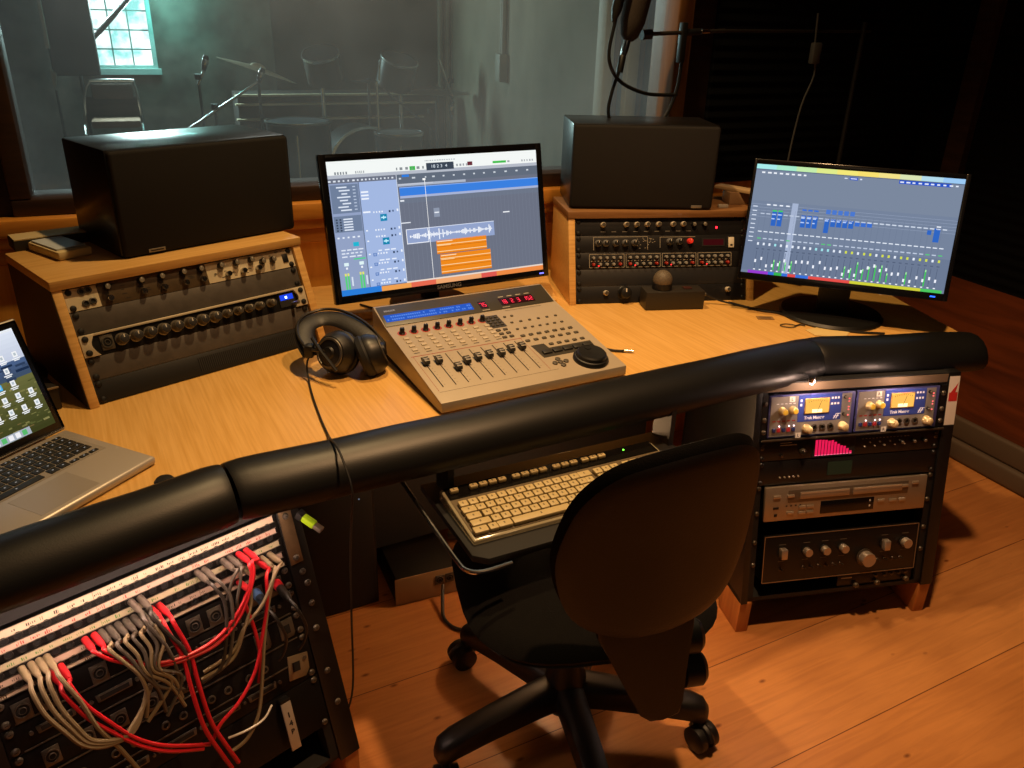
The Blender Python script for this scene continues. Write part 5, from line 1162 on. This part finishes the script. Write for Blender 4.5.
# ------------------------------------------------------------------ office chair
ch = thing('office_chair', 'black swivel office chair on a five-star base, pushed towards the keyboard tray', 'chair', (.132, 1.294, 0), 0)
CHP = mat('chair_plastic', '#121010', .45); CHF = mat('chair_fabric', '#0a0807', .9, noise=.25, ns=90, bump=.3, bs=500, spec=.15)
CHB = mat('chair_back_shell', '#131010', .5, bump=.15, bs=300)
hub = MB(CHP).lathe([(.030, .06), (.046, .075), (.048, .12), (.042, .155), (.036, .19), (.032, .27), (.020, .272), (.020, .40)], (0, 0, 0), (0, 0, 1), 28)
hub.build('gas_column', ch)
for k in range(5):
    a = math.radians(211+72*k); c_, s_ = math.cos(a), math.sin(a)
    mb = MB(CHP); rings = []
    for (q, hw, zt, zb_) in ((.02, .034, .150, .085), (.08, .032, .146, .086), (.18, .030, .134, .082), (.265, .028, .122, .074), (.292, .024, .112, .066), (.303, .012, .098, .07)):
        ring = []
        for (e1, e2) in ((-1, 0), (-.82, .78), (-.4, 1), (.4, 1), (.82, .78), (1, 0), (.8, -1), (-.8, -1)):
            zm = (zt+zb_)/2; hz_ = (zt-zb_)/2
            ring.append(mb.v((c_*q-s_*hw*e1, s_*q+c_*hw*e1, zm+hz_*e2)))
        rings.append(ring)
    for p, q in zip(rings, rings[1:]):
        for i in range(8): mb.f([p[i], p[(i+1) % 8], q[(i+1) % 8], q[i]])
    mb.f(rings[0][::-1]); mb.f(rings[-1]); mb.build('base_leg', ch, angle=50)
    t_ = a+(1.2 if k != 2 else -.9); cx, cy = c_*.283, s_*.283; wx, wy = cx+.020*math.cos(t_), cy+.020*math.sin(t_); ax = V3((-math.sin(t_), math.cos(t_), 0))
    mb = MB(CHP).cyl((cx, cy, .05), (cx, cy, .078), .010, seg=14)
    for sg in (-1, 1):
        c0 = V3((wx, wy, .029))+ax*(sg*.007)
        mb.lathe([(.022, 0), (.0285, .002), (.029, .008), (.028, .017), (.022, .020)], c0, ax*sg, 24)
    mb.box(-.004, .004, -.004, .004, 0, .01) if False else None
    mb.tube([(wx+.024*math.cos(t_+b_)*0+.029*math.cos(b_)*math.cos(t_), wy+.029*math.cos(b_)*math.sin(t_), .0275+.029*math.sin(b_)) for b_ in [math.radians(x) for x in range(20, 171, 25)]], .0085, 8, 2)
    mb.build('caster', ch)
sy = .22
def rotz(x, y, a=sy): return (x*math.cos(a)-y*math.sin(a), x*math.sin(a)+y*math.cos(a))
def rrect(w, d, n=40, p=3.2):
    return [(w*math.copysign(abs(math.cos(2*PI*i/n))**(2/p), math.cos(2*PI*i/n)), d*math.copysign(abs(math.sin(2*PI*i/n))**(2/p), math.sin(2*PI*i/n))) for i in range(n)]
o = MB(CHF).pillow(rrect(.235, .225), .036, bend=lambda u, w: .0+.02*max(0, w-.10)/.12, plane='xy').build('seat', ch, (.006, -.052, .452)); o.rotation_euler[2] = sy
o = MB(CHP).pillow(rrect(.215, .205), .022, plane='xy').build('seat_shell', ch, (.006, -.052, .422)); o.rotation_euler[2] = sy
MB(CHP).box(-.09, .09, -.13, .08, .365, .405, .012).build('tilt_mechanism', ch).rotation_euler[2] = sy
# back-rest: outline in its own upright plane
def catm(pts, k=5):
    out = []; n = len(pts)
    for i in range(n):
        p0, p1, p2, p3 = [V3((*pts[(i+j-1) % n], 0)) for j in range(4)]
        for q in range(k):
            t = q/k; v = .5*((2*p1)+(-p0+p2)*t+(2*p0-5*p1+4*p2-p3)*t*t+(-p0+3*p1-3*p2+p3)*t**3); out.append((v.x, v.y))
    return out
BP = Frame((.237, 1.0040, .640), .22, -.12)
bo = catm([(-.160, -.013), (-.150, .076), (-.126, .142), (-.081, .196), (-.007, .228), (.058, .238), (.102, .230), (.134, .192), (.152, .098), (.153, -.003), (.124, -.082), (.052, -.116), (-.05, -.128), (-.13, -.10)])
def bendb(u, w): return .035*((u)/.15)**2-.01*((w-.06)/.18)**2
br = FMB = MB(CHF).pillow(bo, .022, bend=lambda u, w: bendb(u, w)+.024).build('backrest', ch)
M_b = Matrix.Translation(BP.P-V3((.132, 1.294, 0))) @ Matrix.Rotation(BP.yaw, 4, 'Z') @ Matrix.Rotation(-BP.tilt, 4, 'X')
br.matrix_local = M_b
bs_ = MB(CHB).pillow([(u*.985, v*.985) for u, v in bo], .012, bend=bendb).build('backrest_shell', ch); bs_.matrix_local = M_b
FPn = Frame((.25, 1.0, .55), .22, .1)
fo = [(-.116, .03), (-.110, -.018), (-.090, -.056), (-.060, -.118), (-.029, -.182), (-.010, -.197), (.012, -.195), (.042, -.187), (.046, -.16), (.047, -.10), (.052, -.02), (.055, .05), (-.10, .05)]
M_f = Matrix.Translation(FPn.P+FPn.Wd*.034-FPn.V*.022+FPn.U*.012-V3((.132, 1.294, 0))) @ Matrix.Rotation(FPn.yaw, 4, 'Z') @ Matrix.Rotation(-FPn.tilt, 4, 'X')
fl = MB(CHB).prism([(u, -.008, v) for u, v in fo], (0, .016, 0), .004).build('back_support', ch); fl.matrix_local = M_f
MB(CHP).box(-.02, .035, .008, .12, -.16, -.12, .008).build('support_arm', ch).matrix_local = M_f
KNB = MB(CHP).lathe([(.024, -.02), (.031, -.014), (.031, .018), (.024, .026)], (0, 0, 0), (1, 0, 0), 18).mesh('adjust_knob')
for (u, v) in ((.058, -.060), (.070, -.128)):
    o = put(KNB, 'adjust_knob', ch); o.matrix_local = M_f @ Matrix.Translation((u, .03, v)) 
MB(CHP).tube([(-.10, .07, .40), (-.19, .12, .402), (-.232, .14, .40)], .006, 8).box(-.26, -.228, .125, .16, .392, .408, .004).build('height_lever', ch)

# ------------------------------------------------------------------ machines on the floor under the desk
o = thing('computer_tower', 'black computer case on the floor under the desk, mostly in shadow', 'computer', (-.515, 1.585, 0), .50)
MB(STEELB).box(0, .21, .0, .38, .0006, .50, .004).build('case', o); MB(MATTEB).box(.008, .202, -.004, 0, .012, .49, .002).build('front_panel', o)
for z in (.40, .43): MB(DKGREY).box(.03, .18, -.006, -.004, z, z+.02, .001).build('drive_bay', o)
MB(G('#8899aa', .5)).lathe([(.002, 0), (.001, -.002)], (.17, -.004, .33), (0, 1, 0), 8).build('power_light', o)
o = thing('power_conditioner', 'beige-fronted box on the floor just right of the dark computer case', 'box', (-.285, 1.665, .0005), .42)
MB(mat('beige_metal', '#8f7452', .5, .0)).box(0, .175, 0, .003, .002, .085, .001).build('face_plate', o); MB(STEELB).box(.004, .171, .0032, .30, 0, .084, .003).build('case', o)
for x in (.12, .148): put(XLR, 'socket', o, (x, 0, .055))
o = MB(mat('cable_black', '#1a1918')).tube([(-.165, 1.700, .05), (-.162, 1.655, .022), (-.155, 1.62, .007), (-.12, 1.585, .006), (-.06, 1.585, .006), (.02, 1.63, .006)], .0045, 8).build('power_cable')
tag(o, 'black power cable curling on the floorboards beside the beige-fronted box', 'cable')

# ------------------------------------------------------------------ control-room microphone and cords near the glass
mic = thing('boom_microphone', 'dark studio microphone hanging from a boom rod with its cable looped, before the glass', 'microphone', W(0, 0, 0), WY)
d0 = -.15
MB(mat('mic_foam', '#2a211a', .9, bump=.4, bs=300)).lathe([(.012, 0), (.024, .012), (.034, .05), (.037, .12), (.035, .2), (.02, .235)], (.884, d0, 1.355), (.18, 0, 1), 24).build('microphone_body', mic)
MB(CHROME).lathe([(.008, 0), (.010, .015), (.010, .045)], (.872, d0, 1.318), (.25, 0, 1), 14).use(BLACK).lathe([(.0095, 0), (.010, .04), (.007, .045)], (.864, d0, 1.275), (.15, 0, 1), 14).build('connector', mic)
MB(mat('boom_grey', '#3c3733', .4, .6)).cyl((.925, d0, 1.372), (1.20, d0, 1.386), .0055).use(BLACK).cyl((.925, d0, 1.371), (.955, d0, 1.373), .013).cyl((1.055, d0, 1.378), (1.115, d0, 1.382), .009).use(CHROME).cyl((1.12, d0, 1.3825), (1.145, d0, 1.384), .007).use(mat('boom_grey', '#3c3733')).cyl((1.2, d0, 1.386), (1.75, d0, 1.394), .004).build('boom_rod', mic)
MB(BLACK).tube([(.862, d0, 1.275), (.845, d0, 1.225), (.838, d0, 1.17), (.862, d0, 1.13), (.91, d0, 1.112), (.98, d0, 1.12), (1.03, d0, 1.16), (1.058, d0, 1.23), (1.064, d0, 1.30)], .005, 8).tube([(.845, d0-.02, 1.56), (.83, d0-.02, 1.42), (.815, d0-.02, 1.33), (.83, d0-.02, 1.28), (.875, d0-.01, 1.245), (.94, d0-.01, 1.222), (1.0, d0, 1.215), (1.06, d0, 1.215)], .005, 8).build('cable', mic)
MB(BLACK).lathe([(.005, 0), (.014, .03), (.017, .14), (.017, .5)], (.822, d0-.02, 1.40), (.22, 0, 1), 14).build('strain_relief', mic)
MB(BLACK).box(1.050, 1.068, d0-.010, d0+.010, 1.30, 1.405, .003).build('cable_clamp', mic)
MB(MATTEB).cyl((1.72, d0, 0.0), (1.72, d0, 1.42), .007).lathe([(.13, 0), (.12, .012), (.02, .03)], (1.72, d0, .0), (0, 0, 1), 28).build('stand', mic)
o = MB(mat('grey_cord', '#4a4a4a', .6)).tube([(1.52, -.16, 1.44), (1.53, -.16, 1.34), (1.545, -.16, 1.27), (1.515, -.16, 1.18), (1.50, -.16, 1.05), (1.498, -.16, .94)], .0028, 8).box(1.52, 1.55, -.17, -.15, 1.30, 1.36, .004).build('hanging_cord', None, WO); o.rotation_euler[2] = WY
tag(o, 'thin grey cord hanging down the black foam wall above the mixer screen', 'cord')

# ------------------------------------------------------------------ live room behind the glass (local x along the wall, y into the room)
def live(name, label, cat, group=None): return thing(name, label, cat, WO, WY, group)
LCH = mat('live_chrome', '#cfd4d4', .25, .9); LBK = mat('live_black', '#101214', .5)
t_ = live('stacking_chair', 'pale metal-framed padded chair standing below the bright far window', 'chair')
PAD_ = mat('chair_pad_taupe', '#5e5048', .8, noise=.2, ns=12); d = 4.35
MB(LCH).tube([(-.745, d, 0), (-.742, d+.01, .45), (-.725, d, .75), (-.700, d, .862), (-.672, d, .912), (-.64, d, .922), (-.415, d, .922), (-.39, d, .90), (-.376, d, .80), (-.368, d+.01, .60), (-.366, d, 0)], .012, 8, 5).tube([(-.735, d-.26, 0), (-.735, d-.25, .60), (-.735, d, .61)], .011, 8, 4).tube([(-.373, d-.26, 0), (-.373, d-.25, .60), (-.373, d, .61)], .011, 8, 4).build('frame', t_)
MB(PAD_).box(-.665, -.40, d-.025, d+.018, .80, .905, .014).use(mat('chair_back_grey', '#3c3834', .8)).box(-.715, -.38, d+.0, d+.014, .64, .82, .004).build('backrest', t_)
MB(mat('seat_front_tan', '#7c6250', .8)).box(-.69, -.38, d-.25, d-.01, .635, .685, .016).build('seat', t_)
o = MB(mat('curtain_teal_black', '#0b1212', .9, noise=.4, ns=4, stretch=(8, 1, .3))).box(-.88, -.585, 4.36, 4.42, .95, 2.1, .02).build('dark_curtain', None, WO); o.rotation_euler[2] = WY
tag(o, 'dark teal hanging drape left of the far bright window', 'curtain')
o = MB(mat('pale_pole', '#aaa597', .6)).box(-.012, .012, 0, .02, 0, .62, .003).use(mat('pale_bracket', '#8f8878', .7)).prism([(-.012, 0, -.12), (.022, 0, -.16), (.006, 0, -.22), (-.012, 0, -.26)], (0, .02, 0)).use(LBK).cyl((0, .01, -.26), (0, .01, -1.12), .008).build('pale_pole', None, W(-.875, 4.30, 1.125)); o.rotation_euler[2] = WY
tag(o, 'narrow pale upright pole at the left edge of the dark drape', 'pole')
t_ = live('boom_stand', 'dark boom stand slanting across the far bright window', 'microphone stand')
MB(LBK).cyl((-.56, 4.46, 1.225), (-.14, 4.46, 1.64), .018).cyl((-.56, 4.46, 1.225), (-.72, 4.46, 1.07), .015).build('boom_arm', t_); MB(LBK).cyl((-.72, 4.46, 0), (-.72, 4.46, 1.09), .012).build('pole', t_); MB(LBK).lathe([(.12, 0), (.11, .012), (.02, .03)], (-.72, 4.46, .0), (0, 0, 1), 24).build('base', t_)
def mic_boom(label, d, top, end, foot, m=LCH, r=.008, micd=None):
    t_ = live('microphone_stand', label, 'microphone stand')
    MB(m).cyl((top[0], d, top[1]), (end[0], d, end[1]), r).use(LBK).cyl((foot, d-.0, (top[1]+end[1])/2+.01), (foot, d, (top[1]+end[1])/2-.02), .02).build('boom_arm', t_)
    zj = end[1]+(top[1]-end[1])*((foot-end[0])/(top[0]-end[0]))
    MB(mat('stand_grey', '#5a6064', .35, .7)).cyl((foot, d, .02), (foot, d, zj), .008).build('pole', t_)
    mb = MB(LBK)
    for k in range(3):
        a = k*2*PI/3+.4; mb.cyl((foot, d, .16), (foot+.22*math.cos(a), d+.22*math.sin(a), .012), .008)
    mb.build('tripod_base', t_)
    if micd: MB(LBK).lathe([(.012, 0), (.016, .03), (.018, .07), (.012, .085)], (micd[0], d, micd[1]), (micd[2], 0, micd[3]), 14).use(LCH).lathe([(.018, .03), (.020, .05), (.016, .07)], (micd[0], d, micd[1]), (micd[2], 0, micd[3]), 14).build('microphone', t_)
    return t_
mic_boom('bright chrome boom stand slanting up to the tilted cymbal, left of the drums', 3.0, (.287, 1.013), (-.13, .755), .03, micd=(.29, 1.01, .4, 1))
mic_boom('small chrome-clipped microphone on a thin stand right of the far window', 3.1, (.015, 1.09), (-.04, .99), -.035, micd=(.0, 1.07, .3, 1), r=.009)
mic_boom('dim grey boom stand sloping down to the right among the drums', 3.05, (1.05, .965), (1.38, .705), 1.36, m=mat('stand_grey', '#5a6064'), r=.006)
mic_boom('pale boom stand in the corner right of the drums', 3.05, (1.42, 1.14), (1.515, .90), 1.50, m=LCH, r=.008, micd=(1.505, .80, 0, 1))
def cymbal(label, d, a, b, pole, m):
    t_ = live('cymbal', label, 'cymbal'); a = V3((a[0], d, a[1])); b = V3((b[0], d, b[1])); c0 = (a+b)/2; R_ = (b-a).length/2
    nz = V3((-(b-a).z, 0, (b-a).x)).normalized()
    MB(m).lathe([(R_, 0), (R_*.6, R_*.05), (R_*.2, R_*.09), (R_*.16, R_*.14), (R_*.05, R_*.18)], c0, nz, 36).build('disc', t_)
    MB(mat('stand_grey', '#5a6064')).cyl((c0.x, d, .03), (c0.x, d, c0.z+R_*.2), .009).build('pole', t_)
    mb = MB(LBK)
    for k in range(3):
        an = k*2*PI/3; mb.cyl((c0.x, d, .2), (c0.x+.24*math.cos(an), d+.24*math.sin(an), .012), .009)
    mb.build('tripod_base', t_); return t_
CYM = mat('cymbal_bronze', '#d8d0b4', .35, .35)
cymbal('large tilted cymbal left of the drums, catching the window light', 3.25, (.09, 1.135), (.55, .985), 0, CYM)
cymbal('flat dim cymbal right of the drums', 3.25, (1.24, .925), (1.70, .92), 0, mat('cymbal_dim', '#6a675e', .4, .6))
cymbal('small dark flat cymbal pair above the middle of the drums', 3.4, (.93, .985), (1.16, .98), 0, mat('cymbal_dark', '#2c2c2c', .5, .5))
def drum(label, c0, r_, h, ax=(0, 0, 1), head='#3a3f44', name='drum'):
    t_ = live(name, label, 'drum'); c0 = V3(c0); ax = V3(ax).normalized(); b = c0-ax*h
    MB(mat('drum_shell', '#15181b', .35)).lathe([(r_, 0), (r_, h)], b, ax, 32).build('shell', t_)
    MB(mat('head_'+head.strip('#'), head, .35)).lathe([(r_*.985, h), (.0001, h+.002)], b, ax, 32, caps=False).build('drum_head', t_)
    MB(LCH).lathe([(r_*1.03, h-.012), (r_*1.05, h-.006), (r_*1.05, h+.004), (r_*.985, h+.006)], b, ax, 32, caps=False).build('hoop', t_)
    mb = MB(LCH)
    if ax.z > .95:
        for k in range(3):
            a = k*2*PI/3+.3; mb.cyl((c0.x+r_*1.04*math.cos(a), c0.y+r_*1.04*math.sin(a), .005), (c0.x+r_*1.04*math.cos(a), c0.y+r_*1.04*math.sin(a), c0.z-.06), .008)
    else: mb.cyl((c0.x, c0.y, .01), (c0.x, c0.y, c0.z-h*.5), .012)
    mb.build('leg', t_); return t_
drum('dark floor tom with pale rim, just left of the wide monitor', (.50, 3.0, .79), .19, .36, head='#4a5258', name='floor_tom')
drum('dark rack tom held high above the floor tom', (.71, 3.25, 1.16), .115, .17, (-.2, -.35, .9), name='rack_tom')
drum('dark rack tom right of the chrome hi-hat rod', (1.22, 3.25, 1.13), .12, .18, (.15, -.35, .9), name='rack_tom')
drum('dark bass drum lying on its side behind the wide monitor', (.98, 3.2, .45), .26, .38, (0, -1, .02), head='#22262a', name='bass_drum')
drum('pale-headed snare drum beside the grey stands', (1.10, 2.9, .72), .15, .14, head='#6a6e70', name='snare_drum')
t_ = live('hi_hat_stand', 'chrome hi-hat rod standing in the middle of the drums', 'cymbal stand')
MB(LCH).cyl((.985, 2.95, .02), (.985, 2.95, 1.02), .008).build('pole', t_); MB(LCH).cyl((1.0, 2.95, 1.02), (1.01, 2.95, 1.14), .006).build('clutch_rod', t_)
MB(LBK).lathe([(.13, .0), (.03, .05), (.01, .15)], (.985, 2.95, .0), (0, 0, 1), 3).build('tripod_base', t_)
t_ = live('wooden_shelf', 'long low dark bench with pale edges along the far wall behind the drums', 'bench'); d = 3.9
PE = mat('pale_shelf_edge', '#c4b898', .6); DB = mat('dark_shelf', '#26221e', .7)
MB(DB).box(.25, 1.75, d, d+.35, .02, .86).build('body', t_)
for z in (.86, .80, .70): MB(PE).box(.23, 1.77-(.9-z), d-.05, d+.0, z-.006, z+.006).build('shelf_edge', t_)
# far wall shadow corner, wall box and conduits on the pale wall; door frames near the glass
def pw_pt(f): return (1.09+(2.05-1.09)*f, .37+(4.6-.37)*f)
PYAW = math.atan2(4.23, .96)
def on_pale(f, off=-.002):
    x, y = pw_pt(f); n_ = V3((-math.sin(PYAW), math.cos(PYAW), 0)); p = WO+WU*(x+n_.x*(.03-off))+WN*(y+n_.y*(.03-off)); return p
o = thing('wall_box', 'small grey electrical wall box with a conduit on the pale wall', 'wall box', W(*[a for a in (pw_pt(.42)[0], pw_pt(.42)[1])], 1.08), WY+PYAW-PI/2+PI/2)
MB(mat('conduit_grey', '#7a7868', .6)).box(-.12, .02, 0.002, .05, 0, .14, .006).build('box', o); MB(mat('conduit_grey', '#7a7868')).cyl((-.03, .02, .14), (-.03, .02, 1.6), .014).cyl((-.075, .02, .14), (-.075, .02, 1.6), .014).build('conduit', o)
o = thing('corner_pipes', 'pair of vertical pale pipes in the far corner where the walls meet', 'pipes', W(1.97, 4.50, 0), WY)
for x in (-.05, .01): MB(mat('conduit_pale', '#8f8c7c', .6)).cyl((x, 0, 0), (x, 0, 2.8), .02).build('pipe', o)
CRF = mat('cream_frame', '#b5ad94', .6); BLU = mat('faded_blue_door', '#5d7688', .7, noise=.2, ns=5)
dr = thing('door_1', None, None, W(0, .30, 0), WY); dr['kind'] = 'structure'
MB(BLU).box(1.13, 1.16, .02, .05, 0, 2.3).box(1.225, 1.33, .02, .05, 0, 2.3).build('door_panel', dr)
fm = MB(CRF)
for x0, x1, y in ((1.068, 1.106, 0), (1.155, 1.198, -.01), (1.326, 1.364, -.01)): fm.box(x0, x1, y, .06, 0, 2.4, .004)
fm.use(mat('brown_frame', '#6a5038', .6)).box(1.106, 1.132, .01, .055, 0, 2.4).box(1.198, 1.226, .005, .055, 0, 2.4).box(1.364, 1.42, -.01, .06, 0, 2.4)
fm.build('door_frame', dr)

# ------------------------------------------------------------------ light
def light(kind, name, loc, energy, col, size=.2, target=None, **k):
    l = bpy.data.lights.new(name, kind); l.energy = energy; l.color = col
    if kind == 'AREA': l.size = size; 
    elif kind in ('POINT', 'SPOT'): l.shadow_soft_size = size
    for a, v in k.items(): setattr(l, a, v)
    o = bpy.data.objects.new(name, l); COL.objects.link(o); o.location = loc
    if target is not None: o.rotation_euler = (V3(target)-V3(loc)).to_track_quat('-Z', 'Y').to_euler()
    return o
WARM = (1, .66, .30); LED_ = (1, .66, .50)
light('SPOT', 'ceiling_spot_desk', (-.16, 1.82, 2.55), 87, WARM, .03, (-.02, 1.62, .7), spot_size=math.radians(115), spot_blend=.7)
light('SPOT', 'ceiling_spot_floor', (.42, 1.22, 2.62), 150, (1, .58, .27), .05, (.75, 1.15, 0), spot_size=math.radians(95), spot_blend=.8)
light('POINT', 'under_desk_lamp', (.12, 1.70, .50), 4.4, (1, .58, .28), .03)
light('POINT', 'room_fill', (.3, -.5, 2.2), 3, (1, .72, .45), .4)
a = light('AREA', 'rack_strip_light', FP.at(PW*.5, .018, -.075), 1.1, LED_, .4, FP.at(PW*.5, -.12, 0)); a.data.shape = 'RECTANGLE'; a.data.size = PW; a.data.size_y = .012
rl = FB.thing('rack_lamp', 'tiny bright lamp under the right pad joint, above the channel strips', 'lamp', .095, .034, -.040)
MB(CHROME).lathe([(.008, .014), (.008, .003), (.006, .0)], (0, 0, 0), (0, 0, 1), 18).box(-.003, .003, .004, .046, .010, .014).build('fitting', rl)
MB(G('#ffe6d0', 12)).ball((0, 0, .0), .005).build('bulb', rl)
light('POINT', 'rack_lamp_light', FB.at(.12, .022, -.052), .70, LED_, .008); light('POINT', 'rack_lamp_light', FB.at(.34, .024, -.06), .55, LED_, .008)
light('AREA', 'live_window_daylight', W(-.40, 4.5, 1.5), 62, (.75, 1, .97), .4, W(-.3, 2.0, .8))
light('POINT', 'added_window_glow', W(-.08, 4.40, 1.40), 8, (.30, 1, .90), .1)  # added teal point, stands in for the veiling glow around the far window
light('POINT', 'live_room_fill', W(.6, 1.6, 2.3), 15, (1, .97, .9), .3)
w = bpy.data.worlds.new('dim_room'); SC.world = w; w.use_nodes = True
w.node_tree.nodes['Background'].inputs[0].default_value = (.35, .33, .3, 1); w.node_tree.nodes['Background'].inputs[1].default_value = .02
SC.view_settings.view_transform = 'Standard'; SC.view_settings.look = 'None'; SC.view_settings.exposure = 0
SC.cycles.use_denoising = True; SC.cycles.max_bounces = 8; SC.cycles.transparent_max_bounces = 12; SC.cycles.sample_clamp_indirect = 4

# ------------------------------------------------------------------ pieces of parts go one level deeper
bpy.context.view_layer.update()
RULES = [('brand_lettering', ('bezel', 'display_panel')), ('power_light', ('bezel', 'front_panel')), ('clock_lettering', ('screen',)), ('meter_scale', ('meter',)),
         ('label_letter', ('tape_label', 'label_bar')), ('caster', ('base_leg',)), ('badge', ('grille',)), ('red_digits', ('red_display',)), ('knob_ring', ('rotary_knob',)), ('emblem', ('blue_panel',))]
base = lambda o: o.name.split('.')[0]
for root in [o for o in COL.objects if o.parent is None and o.type == 'EMPTY']:
    kids = sorted(root.children, key=lambda o: o.name)
    for cn, pns in RULES:
        cs = [k for k in kids if base(k) == cn]
        ps = [k for k in kids if base(k) in pns]
        if not cs or not ps: continue
        for i, c_ in enumerate(cs):
            p = ps[i] if len(ps) == len(cs) else ps[0]
            mc = c_.matrix_local.copy(); mp_ = p.matrix_local.copy()
            c_.parent = p; c_.matrix_parent_inverse = Matrix(); c_.matrix_local = mp_.inverted() @ mc
